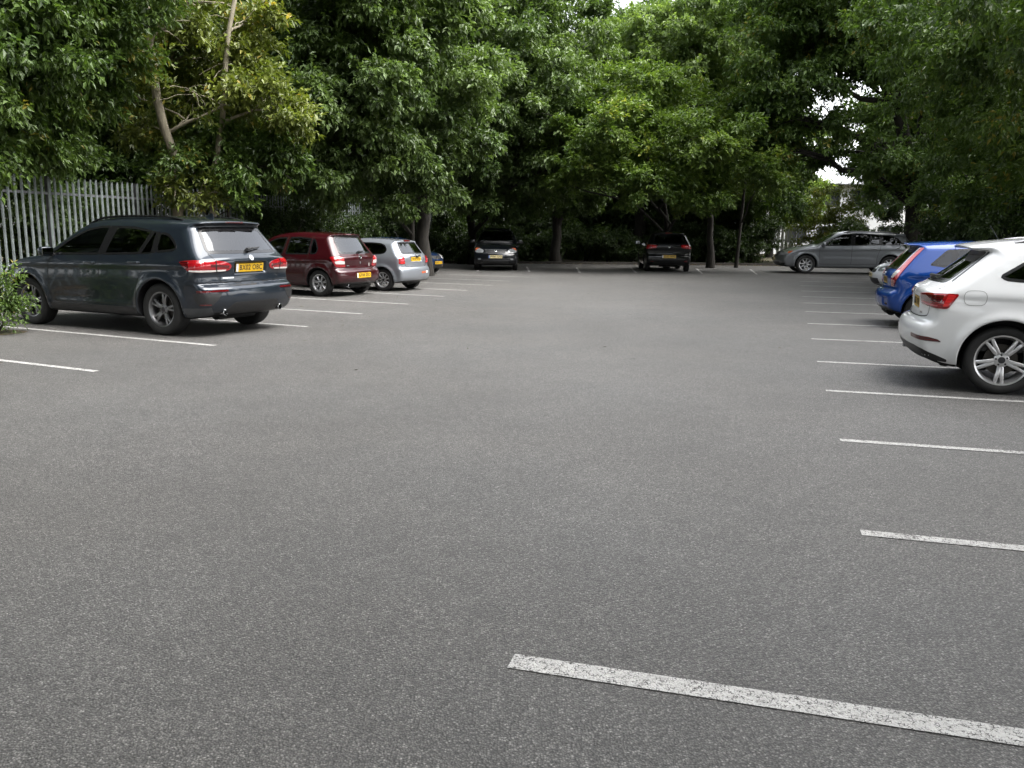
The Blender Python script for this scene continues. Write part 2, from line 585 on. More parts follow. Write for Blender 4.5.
        for _ in range(4):
            f = s.F(V[:, 0], V[:, 1], V[:, 2]); g = s.grad(V)
            st = f[:, None] * g / np.maximum(0.05, (g ** 2).sum(1))[:, None]
            l = np.linalg.norm(st, axis=1, keepdims=True)
            V = V - st * np.minimum(1, step * 0.5 / np.maximum(l, 1e-9))
        return V, Fq


def flat_cells(poly, cell):
    """fill a polygon with small cells: vertices (n,2), faces"""
    bm = bmesh.new()
    vs = [bm.verts.new((p[0], p[1], 0)) for p in poly]
    bm.faces.new(vs)
    P = np.array(poly); lo, hi = P.min(0), P.max(0)
    for ax in range(2):
        k = max(1, int((hi[ax] - lo[ax]) / cell))
        for i in range(1, k + 1):
            co = [0, 0, 0]; co[ax] = lo[ax] + (hi[ax] - lo[ax]) * i / (k + 1) + 1.3e-5
            no = [0, 0, 0]; no[ax] = 1
            bmesh.ops.bisect_plane(bm, geom=bm.verts[:] + bm.edges[:] + bm.faces[:], plane_co=co, plane_no=no)
    bm.verts.index_update()
    V = np.array([v.co[:2] for v in bm.verts]); F = [[v.index for v in f.verts] for f in bm.faces]
    B = [(e.verts[0].index, e.verts[1].index) for e in bm.edges if len(e.link_faces) == 1]
    bm.free()
    return V, F, B


def panel(S, name, poly, project, mat, parent, off=0.003, cell=0.05, skirt=0.012, mirror=1, bulge=0.0):
    """a fitted piece of glass, lens or trim lying on the body; mirror=-1 puts it on the other side"""
    V2, Fc, B = flat_cells(poly, cell)
    P = project(V2); n = S.nrm(P)
    if bulge:
        lo, hi = V2.min(0), V2.max(0); q = (V2 - lo) / (hi - lo) * 2 - 1
        P = P + n * (bulge * np.clip(1 - q[:, 0] ** 4, 0, 1) * np.clip(1 - q[:, 1] ** 4, 0, 1))[:, None]
    A, C = P + n * off, P - n * skirt
    m = len(A)
    V = np.vstack([A, C])
    V[:, 1] *= mirror
    fs = [list(f) for f in Fc] + [[a, b, b + m, a + m] for a, b in B]
    me = bpy.data.meshes.new(name); me.from_pydata(V.tolist(), [], fs)
    bm = bmesh.new(); bm.from_mesh(me)
    bmesh.ops.remove_doubles(bm, verts=bm.verts, dist=1e-5)
    bmesh.ops.recalc_face_normals(bm, faces=bm.faces)
    bm.faces.ensure_lookup_table()
    # outward: compare with the body normal
    s0 = 0
    for f in bm.faces:
        c = f.calc_center_median()
        i = int(np.argmin(((A * [1, mirror, 1]) - np.array(c)) ** 2 @ np.ones(3)))
        nn = n[i] * [1, mirror, 1]
        s0 += f.normal.dot(Vector(nn)) * f.calc_area()
    if s0 < 0: bmesh.ops.reverse_faces(bm, faces=bm.faces)
    for f in bm.faces: f.smooth = True
    for e in bm.edges:
        if len(e.link_faces) == 2 and e.calc_face_angle(0) > R(40): e.smooth = False
    bm.to_mesh(me); bm.free()
    return link(name, me, parent, mat)


def ribbon(S, name, lines, project, width, mat, parent, off=0.0015, step=0.03, mir=1, closed=False):
    """narrow strips along lines drawn on the body (shut lines, chrome strips)"""
    vs, fs = [], []
    for ln in lines:
        Q = resample(ln, step, closed)
        T = np.gradient(Q, axis=0) if not closed else np.roll(Q, -1, 0) - np.roll(Q, 1, 0)
        T /= np.maximum(1e-9, np.hypot(*T.T))[:, None]
        No = np.stack([-T[:, 1], T[:, 0]], 1) * width / 2
        a, b = project(Q + No), project(Q - No)
        a = a + S.nrm(a) * off; b = b + S.nrm(b) * off
        if True:
            i0 = len(vs)
            k = len(Q)
            vs += (a * [1, mir, 1]).tolist() + (b * [1, mir, 1]).tolist()
            for i in range(k if closed else k - 1):
                j = (i + 1) % k
                f = [i0 + i, i0 + j, i0 + k + j, i0 + k + i]
                fs.append(f if mir > 0 else f[::-1])
    me = bpy.data.meshes.new(name); me.from_pydata(vs, [], fs)
    for p in me.polygons: p.use_smooth = True
    return link(name, me, parent, mat)


def ring(S, name, outer, d, project, mat, parent, off=0.0025, mirror=1, step=0.035):
    O = resample(outer, step, True); I = inset_loop(O, d)
    a, b, c = project(O), project(I), None
    na, nb = S.nrm(a), S.nrm(b)
    V = np.vstack([a - na * 0.008, a + na * off, b + nb * off, b - nb * 0.008])
    k = len(O); fs = []
    for r_ in range(3):
        for i in range(k):
            j = (i + 1) % k
            fs.append([r_ * k + i, r_ * k + j, (r_ + 1) * k + j, (r_ + 1) * k + i])
    V[:, 1] *= mirror
    me = bpy.data.meshes.new(name); me.from_pydata(V.tolist(), [], fs)
    bm = bmesh.new(); bm.from_mesh(me)
    for f in bm.faces: f.smooth = True
    bmesh.ops.recalc_face_normals(bm, faces=bm.faces)
    for e in bm.edges:
        if len(e.link_faces) == 2 and e.calc_face_angle(0) > R(40): e.smooth = False
    bm.to_mesh(me); bm.free()
    return link(name, me, parent, mat)


def text_mesh(txt, size, bold=0.0):
    cu = bpy.data.curves.new('lettering', 'FONT'); cu.body = txt; cu.size = size
    cu.align_x = 'CENTER'; cu.align_y = 'CENTER'; cu.extrude = 0.0006; cu.offset = bold; cu.space_character = 1.08
    o = bpy.data.objects.new('lettering', cu); COL.objects.link(o)
    dg = bpy.context.evaluated_depsgraph_get()
    me = bpy.data.meshes.new_from_object(o.evaluated_get(dg))
    bpy.data.objects.remove(o); bpy.data.curves.remove(cu)
    me.materials.clear()
    return me


def number_plate(root, pos, nrm, txt, front=False, mat=None, band=None, w=0.52, h=0.111):
    """plate with a coloured band and black characters; local x runs to the right as one reads it"""
    n = Vector(nrm).normalized()
    zx = Vector((0, 0, 1)); xx = zx.cross(n).normalized(); zz = n.cross(xx)
    M = Matrix((xx, zz, n)).transposed().to_4x4(); M.translation = Vector(pos) + n * 0.006
    b = MB(); b.box((0, 0, 0), (w, h, 0.012), mi=0)
    if band: b.box((-w / 2 + 0.022, 0, 0.0005), (0.042, h - 0.004, 0.0128), mi=1)
    o = b.build('number_plate', [mat or MT['plate_y'], band or MT['plate_blue']], root)
    o.matrix_local = M
    tm = text_mesh(txt, 0.105, 0.0012)
    t = link('lettering', tm, o, MT['ink'])
    xs = [v.co.x for v in tm.vertices]; k = (w - (0.09 if band else 0.05)) / max(0.01, max(xs) - min(xs))
    t.location = (0.02 if band else 0, 0, 0.0075); t.scale = (k, 0.95, 1)
    return o


def make_wheel(root, x, y, rw, width, rimr, style, left, mats=None):
    """wheel facing +y when left; hub mesh with tyre and rim as its pieces"""
    alloy = (mats or {}).get('alloy', MT['alloy'])
    hub = MB()
    hw = width / 2
    hub.lathe([(0.0, -hw * 0.2), (rimr * 0.62, -hw * 0.2), (rimr * 0.62, hw * 0.12), (0.0, hw * 0.12)], 24)
    wh = hub.build('wheel', MT['disc'], root)
    t = MB()
    s_ = rw - rimr
    prof = [(rimr - 0.006, -hw * 0.80), (rimr + s_ * 0.25, -hw * 0.98), (rimr + s_ * 0.6, -hw), (rw - 0.022, -hw * 0.93), (rw - 0.005, -hw * 0.78), (rw, -hw * 0.5),
            (rw, hw * 0.5), (rw - 0.005, hw * 0.78), (rw - 0.022, hw * 0.93), (rimr + s_ * 0.6, hw), (rimr + s_ * 0.25, hw * 0.98), (rimr - 0.006, hw * 0.80)]
    t.lathe(prof, 56)
    for a in (-0.33, 0.0, 0.33):
        pass
    t.build('tyre', MT['tyre'], wh)
    r = MB()
    r.lathe([(rimr, -hw * 0.82), (rimr - 0.03, -hw * 0.7), (rimr - 0.035, hw * 0.35), (rimr - 0.02, hw * 0.62), (rimr - 0.012, hw * 0.80), (rimr + 0.004, hw * 0.86), (rimr + 0.006, hw * 0.80)], 56, mi=0)
    n = style['n']; twin = style.get('twin', 0); w0, w1 = style.get('w', (0.05, 0.035)); yo = hw * style.get('dish', 0.62)
    R0, R1 = 0.055, rimr - 0.016

    def spoke(th0, th1, wa, wb):
        vs = []
        for fr in (0, 0.33, 0.66, 1.0):
            rr = R0 + (R1 - R0) * fr; th = th0 + (th1 - th0) * fr; ww = wa + (wb - wa) * fr
            bul = hw * 0.10 * math.sin(fr * math.pi)
            cx, cz = rr * math.cos(th), rr * math.sin(th); tx, tz = -math.sin(th), math.cos(th)
            yo2 = yo - hw * 0.12 * (1 - fr) + bul
            for q, dy in ((-0.5, -0.035), (-0.5, -0.006), (-0.28, 0), (0.28, 0), (0.5, -0.006), (0.5, -0.035)):
                vs.append((cx + tx * q * ww, yo2 + dy, cz + tz * q * ww))
        fs = []
        for i in range(3):
            for k in range(6):
                k2 = (k + 1) % 6
                fs.append((i * 6 + k, i * 6 + k2, i * 6 + 6 + k2, i * 6 + 6 + k))
        fs.append((0, 1, 2, 3, 4, 5)); fs.append((18, 19, 20, 21, 22, 23))
        r.add(vs, fs, 0, True)
    for i in range(n):
        th = 2 * math.pi * i / n + style.get('rot', 0.3)
        if twin:
            spoke(th - twin * style.get('root', 0.35), th - twin, w0, w1); spoke(th + twin * style.get('root', 0.35), th + twin, w0, w1)
        else:
            spoke(th, th, w0, w1)
    r.lathe([(0.075, yo - 0.045), (0.072, yo - 0.012), (0.05, yo - 0.004), (0.034, yo - 0.004)], 24, mi=0)
    r.lathe([(0.034, yo - 0.004), (0.03, yo + 0.003), (0.0, yo + 0.004)], 20, mi=1)
    for i in range(5):
        th = 2 * math.pi * i / 5 + 0.2
        r.lathe([(0.011, yo - 0.02), (0.011, yo - 0.004), (0.0, yo - 0.002)], 8, c=(0.053 * math.cos(th), 0, 0.053 * math.sin(th)), mi=1)
    r.build('rim', [alloy, MT['alloy_dark']], wh)
    wh.location = (x, y, rw)
    if not left: wh.rotation_euler = (0, 0, math.pi)
    return wh


def rbox(mb, c, s, mi=0, lean=0.0, r=0.25):
    """soft-edged cushion (a superellipsoid) leaning backwards by lean"""
    n, m = 16, 9; vs = []
    for i in range(m):
        v = -math.pi / 2 + math.pi * i / (m - 1)
        for k in range(n):
            u = 2 * math.pi * k / n
            f = lambda w: math.copysign(abs(w) ** r, w)
            x = f(math.cos(v)) * f(math.cos(u)) * s[0] / 2; y = f(math.cos(v)) * f(math.sin(u)) * s[1] / 2; z = f(math.sin(v)) * s[2] / 2
            vs.append((c[0] + x - lean * z, c[1] + y, c[2] + z))
    fs = [(i * n + k, i * n + (k + 1) % n, (i + 1) * n + (k + 1) % n, (i + 1) * n + k) for i in range(m - 1) for k in range(n)]
    mb.add(vs, fs, mi, True)


def build_car(name, sp, loc, yaw, label, scale=1.0, step=0.03, group='parked cars'):
    S = Shape(sp)
    root = empty(name, (loc[0], loc[1], 0), yaw); root.scale = (scale,) * 3
    tag(root, label, 'car', group)
    trimp, pa, pk = sp['paint']
    shell = shell_paint(*pa, **pk, arches=[(xw, rw, S.Ra) for xw, rw in S.wheels])
    paint = trimp
    V, Fq = S.mesh(step)
    cen = V[Fq].mean(1)
    nrm = S.nrm(V, 0.008)
    # window openings in the shell
    kill = np.zeros(len(Fq), bool)
    fn = nrm[Fq].mean(1)
    for w in sp['side_windows']:
        P = inset_loop(resample(round_poly(w['poly'], w.get('r', 0.05)), 0.04, True), 0.014)
        kill |= in_poly(cen[:, 0], cen[:, 2], P) & (np.abs(fn[:, 1]) > 0.5)
    for key, sgn in (('rear_window', -1), ('windscreen', 1)):
        hp = sp[key]
        P = [(y, z) for y, z in hp] + [(-y, z) for y, z in hp[::-1]]
        P = inset_loop(resample(round_poly(P, 0.06), 0.04, True), 0.018)
        kill |= in_poly(cen[:, 1], cen[:, 2], P) & (fn[:, 0] * sgn > 0.25) & ((cen[:, 0] > sp['L'] / 2) == (sgn > 0))
    keep = ~kill
    me = np_mesh('body', V, Fq[keep])
    me.normals_split_custom_set_from_vertices(nrm.tolist())
    body = link('body', me, root, shell)
    # ---- glass
    for w in sp['side_windows']:
        P = round_poly(w['poly'], w.get('r', 0.05))
        for mir in (1, -1):
            fr = ring(S, 'window_frame', P, w.get('frame', 0.03), S.side, w.get('fmat', MT['trim']), root, mirror=mir)
            gl = inset_loop(resample(P, 0.035, True), w.get('frame', 0.03) * 0.7)
            panel(S, 'window', gl, S.side, w.get('mat', MT['glass']), root, off=0.0005, cell=0.07, skirt=0.004, mirror=mir)
    if sp.get('pillars'):
        ws = [np.array(w['poly']) for w in sp['side_windows']]
        for La, Ra_ in zip(ws[:-1], ws[1:]):
            q = [La[np.argmax(La[:, 0] - La[:, 1])], Ra_[np.argmin(Ra_[:, 0] + Ra_[:, 1])], Ra_[np.argmin(Ra_[:, 0] - Ra_[:, 1])], La[np.argmax(La[:, 0] + La[:, 1])]]
            q = [q[0] + [-.012, .004], q[1] + [.012, .004], q[2] + [.012, -.004], q[3] + [-.012, -.004]]
            for mir in (1, -1): panel(S, 'door_pillar', [tuple(v) for v in q], S.side, MT['trim'], root, off=0.0018, mirror=mir)
    for key, pf, nm in (('rear_window', S.rear, 'rear_window'), ('windscreen', S.front, 'windscreen')):
        hp = sp[key]
        P = round_poly([(y, z) for y, z in hp] + [(-y, z) for y, z in hp[::-1]], 0.07)
        ring(S, nm + '_frame', P, 0.042, pf, MT['trim'], root)
        gl = inset_loop(resample(P, 0.035, True), 0.03)
        panel(S, nm, gl, pf, sp.get('rear_glass', MT['glass_rear']) if key == 'rear_window' else MT['glass'], root, off=0.0005, cell=0.07, skirt=0.004)
    # ---- lamps and other fitted pieces
    frd, tor = S.diag(True); ffd, tof = S.diag(False)

    def to3d(pts, rear):
        P = []
        for k, a, b in pts:
            if k == 's': P.append(S.side([(a, b)])[0])
            elif rear: P.append(S.rear([(a, b)])[0])
            else: P.append(S.front([(a, b)])[0])
        return np.array(P)
    for pc in sp['pieces']:
        at = pc['at']; mats = pc['mat']; kw = dict(off=pc.get('off', 0.004), cell=pc.get('cell', 0.04), bulge=pc.get('bulge', 0.0))
        if at in ('corner_rear', 'corner_front'):
            rear = at == 'corner_rear'
            uv = (tor if rear else tof)(to3d(pc['poly'], rear)); pr_ = frd if rear else ffd
            poly = round_poly(uv, pc.get('r', 0.02))
        else:
            pr_ = {'side': S.side, 'rear': S.rear, 'front': S.front, 'top': S.above}[at]
            pts = pc['poly']
            if pc.get('sym'): pts = list(pts) + [(-y, z) for y, z in list(pts)[::-1]]
            poly = round_poly(pts, pc.get('r', 0.02))
        mirs = (1,) if pc.get('sym') or pc.get('one') else (1, -1)
        for mir in mirs:
            o = panel(S, pc['name'], poly, pr_, mats, root, mirror=mir, **kw)
            for sub in pc.get('subs', []):
                if at.startswith('corner'):
                    uv2 = (tor if rear else tof)(to3d(sub['poly'], rear))
                else: uv2 = sub['poly']
                panel(S, sub['name'], round_poly(uv2, sub.get('r', 0.01)), pr_, sub['mat'], o, mirror=mir, off=kw['off'] + kw['bulge'] + sub.get('off', 0.002), cell=0.04, skirt=0.012)
    # ---- shut lines
    for nm, key, pf, wd in (('door_seam', 'door_seams', S.side, 0.008), ('fuel_flap_seam', 'flap', S.side, 0.006), ('tailgate_seam', 'rear_seams', S.rear, 0.010), ('bonnet_seam', 'front_seams', S.front, 0.010)):
        for l in sp.get(key, []):
            for mir in ((1, -1) if key == 'door_seams' else (-1,) if key == 'flap' else (1,)):
                ribbon(S, nm, [chaikin(l, 2)], pf, wd, MT['seam_soft'] if key == 'flap' else MT['seam'], root, mir=mir)
    # ---- handles
    for (hx_, hz_) in sp.get('handles', []):
        for mir in (1, -1):
            p = S.side([(hx_, hz_)])[0]; b = MB()
            pts = [(hx_ - 0.105, p[1] - 0.004, hz_), (hx_ - 0.085, p[1] + 0.022, hz_ + 0.002), (hx_, p[1] + 0.033, hz_ + 0.004), (hx_ + 0.085, p[1] + 0.022, hz_ + 0.002), (hx_ + 0.105, p[1] - 0.004, hz_)]
            b.tube([(a, q * mir, c) for a, q, c in pts], [0.010, 0.014, 0.015, 0.014, 0.010], 8)
            b.build('door_handle', paint, root)
    # ---- door mirrors
    mx, mz = sp['mirror']
    for mir in (1, -1):
        p = S.side([(mx, mz)])[0]; b = MB()
        rbox(b, (mx, (p[1] + 0.125) * mir, mz + 0.045), (0.11, 0.20, 0.135), 0, r=0.55)
        b.tube([(mx + 0.02, (p[1] - 0.01) * mir, mz - 0.01), (mx + 0.01, (p[1] + 0.06) * mir, mz + 0.01)], [0.035, 0.03], 8, mi=1)
        o = b.build('door_mirror', [paint, MT['plastic']], root)
        g = MB(); gx = mx - 0.057
        g.add([(gx, (p[1] + 0.045) * mir, mz - 0.005), (gx, (p[1] + 0.205) * mir, mz + 0.0), (gx, (p[1] + 0.205) * mir, mz + 0.095), (gx, (p[1] + 0.045) * mir, mz + 0.09)], [(0, 1, 2, 3)])
        g.box((gx + 0.004, (p[1] + 0.125) * mir, mz + 0.045), (0.006, 0.165, 0.10))
        g.build('mirror_glass', MT['mirror'], o)
    # ---- wheels
    tw = sp.get('tyre_w', 0.215)
    for xw in (sp['xr'], sp['xf']):
        for mir in (1, -1):
            make_wheel(root, xw, mir * (S.W / 2 - tw / 2 - sp.get('inset', 0.035)), sp['rw'], tw, sp['rim'], sp['wheel'], mir > 0, {'alloy': sp.get('alloy', MT['alloy'])})
    # ---- underside: axle and exhaust silencer that show below the bumper
    u = MB()
    u.box((S.L / 2, 0, 0.30), (S.L - 1.1, S.W - 0.5, 0.16))
    u.tube([(sp['xr'], -S.W / 2 + 0.25, sp['rw']), (sp['xr'], S.W / 2 - 0.25, sp['rw'])], 0.05, 8)
    u.tube([(sp['xr'] - 0.45, -0.35, 0.27), (sp['xr'] - 0.45, 0.35, 0.27)], 0.085, 10)
    u.build('underbody', MT['well'], root)
    # ---- cabin
    c = MB(); fx = sp['seat_x']; sz = sp.get('seat_z', 0.0)
    for mir in (1, -1):
        rbox(c, (fx, 0.36 * mir, 0.62 + sz), (0.52, 0.48, 0.26), 0)
        rbox(c, (fx - 0.28, 0.36 * mir, 0.90 + sz), (0.17, 0.46, 0.62), 0, lean=0.22)
        rbox(c, (fx - 0.37, 0.36 * mir, 1.27 + sz), (0.10, 0.25, 0.18), 0, lean=0.15, r=0.45)
    rbox(c, (fx - 1.05, 0, 0.88 + sz), (0.20, 1.18, 0.56), 0, lean=0.25)
    for mir in (1, 0, -1):
        rbox(c, (fx - 1.15, 0.38 * mir, 1.17 + sz), (0.09, 0.24, 0.15), 0, lean=0.15, r=0.45)
    c.build('seats', MT['seat'], root)
    d = MB()
    rbox(d, (sp['dash_x'], 0, 0.82 + sz), (0.62, S.W - 0.38, 0.36), 0, r=0.4)
    d.lathe([(0.17, -0.01), (0.185, 0), (0.17, 0.01)], 24, axis='x', c=(sp['dash_x'] - 0.42, -0.36, 0.93 + sz), closed=True)
    d.box((S.L / 2 - 0.2, 0, 0.45), (S.L * 0.62, S.W - 0.34, 0.05))
    d.build('dashboard', MT['plastic'], root)
    # ---- plates, badges
    if 'plate_r' in sp:
        z, txt, band = sp['plate_r'][:3]; yo = sp['plate_r'][3] if len(sp['plate_r']) > 3 else 0
        p = S.rear([(yo, z)])[0]; n = S.nrm(np.array([p]))[0]; n[1] = 0; n[2] *= 0.6
        number_plate(root, p, n, txt, mat=MT['plate_y'], band=band)
    if 'plate_f' in sp:
        z, txt, band, pm = sp['plate_f']
        p = S.front([(0, z)])[0]; n = S.nrm(np.array([p]))[0]; n[1] = 0; n[2] *= 0.3
        number_plate(root, p + n * 0.012, n, txt, mat=pm, band=band)
    for (y, z, r_, front) in sp.get('badges', []):
        p = (S.front if front else S.rear)([(y, z)])[0]; n = Vector(S.nrm(np.array([p]))[0])
        b = MB(); b.lathe([(0, 0.012), (r_ * 0.62, 0.010), (r_ * 0.70, 0.006), (r_ * 0.78, 0.012), (r_ * 0.95, 0.012), (r_, 0.0)], 24, axis='z', mi=0)
        b.box((0, 0, 0.011), (r_ * 1.2, r_ * 0.2, 0.006)); b.box((0, 0, 0.011), (r_ * 0.2, r_ * 1.2, 0.006))
        o = b.build('badge', MT['chrome'], root)
        o.rotation_euler = n.to_track_quat('Z', 'Y').to_euler(); o.location = Vector(p)
    # ---- rear wiper
    if 'wiper' in sp:
        (ya, za), (yb, zb) = sp['wiper']
        a, e = S.rear([(ya, za)])[0], S.rear([(yb, zb)])[0]
        na, ne = S.nrm(np.array([a, e]))
        mid = S.rear([((ya + yb) / 2, (za + zb) / 2)])[0]; nm_ = S.nrm(np.array([mid]))[0]
        b = MB(); b.tube([a + na * 0.01, a + na * 0.04, mid + nm_ * 0.03, e + ne * 0.02], [0.024, 0.02, 0.012, 0.007], 8)
        b.build('rear_wiper', MT['plastic'], root)
    # ---- aerial
    if 'aerial' in sp:
        kind, ax = sp['aerial']
        p = S.above([(ax, 0.0)])[0]; b = MB()
        if kind == 'fin':
            vs = []
            for fr, hh, ww in ((0, 0.002, 0.03), (0.3, 0.04, 0.028), (0.75, 0.062, 0.012), (0.92, 0.055, 0.008), (1.0, 0.0, 0.006)):
                xx = p[0] + 0.10 - 0.16 * fr
                vs += [(xx, -ww, p[2] - 0.01), (xx, ww, p[2] - 0.01), (xx, ww * 0.25, p[2] + hh), (xx, -ww * 0.25, p[2] + hh)]
            fs = [(i * 4 + k, i * 4 + (k + 1) % 4, i * 4 + 4 + (k + 1) % 4, i * 4 + 4 + k) for i in range(4) for k in range(4)]
            fs += [(0, 1, 2, 3), (16, 17, 18, 19)]
            b.add(vs, fs, 0, True)
        else:
            b.tube([(p[0], 0, p[2] - 0.01), (p[0], 0, p[2] + 0.02)], [0.018, 0.012], 8)
            b.tube([(p[0], 0, p[2] + 0.015), (p[0] - 0.18, 0, p[2] + 0.30)], [0.005, 0.0035], 6)
        b.build('aerial', (paint if sp.get('aerial_paint') else MT['plastic']), root)
    # ---- roof rails
    if 'rails' in sp:
        xa, xb, yy = sp['rails']
        for mir in (1, -1):
            q = np.linspace(xa, xb, 14); P = S.above(np.stack([q, np.full(14, yy)], 1)); b = MB()
            h = 0.028 * np.clip(np.minimum(np.arange(14), np.arange(13, -1, -1)) / 1.6, 0, 1)
            b.tube([(a[0], a[1] * mir, a[2] + k) for a, k in zip(P, h)], 0.016, 8)
            b.build('roof_rail', sp.get('rail_mat', MT['trim']), root)
    # ---- exhausts
    for (y, z) in sp.get('exhaust', []):
        p = S.rear([(abs(y), z + 0.06)])[0]; b = MB()
        b.lathe([(0.036, 0.20), (0.042, -0.015), (0.036, -0.018), (0.033, 0.12)], 16, axis='x', c=(p[0] + 0.02, y, z))
        b.build('exhaust_pipe', MT['chrome'], root)
    for (y, w) in sp.get('papers', []):
        zb = min(q[1] for q in sp['windscreen']) + 0.045
        p = S.front([(y, zb)])[0]; b = MB(); b.box((p[0] - 0.06, y, zb - 0.01), (0.02, w, 0.06))
        b.build('paper_slip', MT['paper'], root)
    return root, S
# ------------------------------------------------------------------ the cars of this car park
PAINT = dict(
    slate=mat_paint('slate_grey_paint', (0.016, 0.022, 0.031), 0.5, 0.33, dirt=0.08),
    red=mat_paint('dark_red_paint', (0.030, 0.0022, 0.0045), 0.2, 0.35, dirt=0.1),
    silver=mat_paint('silver_paint', (0.26, 0.28, 0.31), 0.6, 0.34, dirt=0.12),
    navy=mat_paint('navy_paint', (0.006, 0.018, 0.055), 0.3, 0.35),
    black=mat_paint('black_paint', (0.004, 0.005, 0.007), 0.0, 0.33, dirt=0.03),
    black2=mat_paint('charcoal_black_paint', (0.004, 0.0045, 0.005), 0.0, 0.33, dirt=0.03),
    grey=mat_paint('mid_grey_paint', (0.20, 0.21, 0.225), 0.6, 0.36, dirt=0.1),
    pale=mat_paint('pale_silver_paint', (0.66, 0.68, 0.70), 0.2, 0.34),
    blue=mat_paint('bright_blue_paint', (0.004, 0.048, 0.25), 0.2, 0.33, dirt=0.1),
    white=mat_paint('white_paint', (0.74, 0.75, 0.76), 0.0, 0.32, dirt=0.12),
)


def win(poly, **k): return dict(poly=poly, **k)


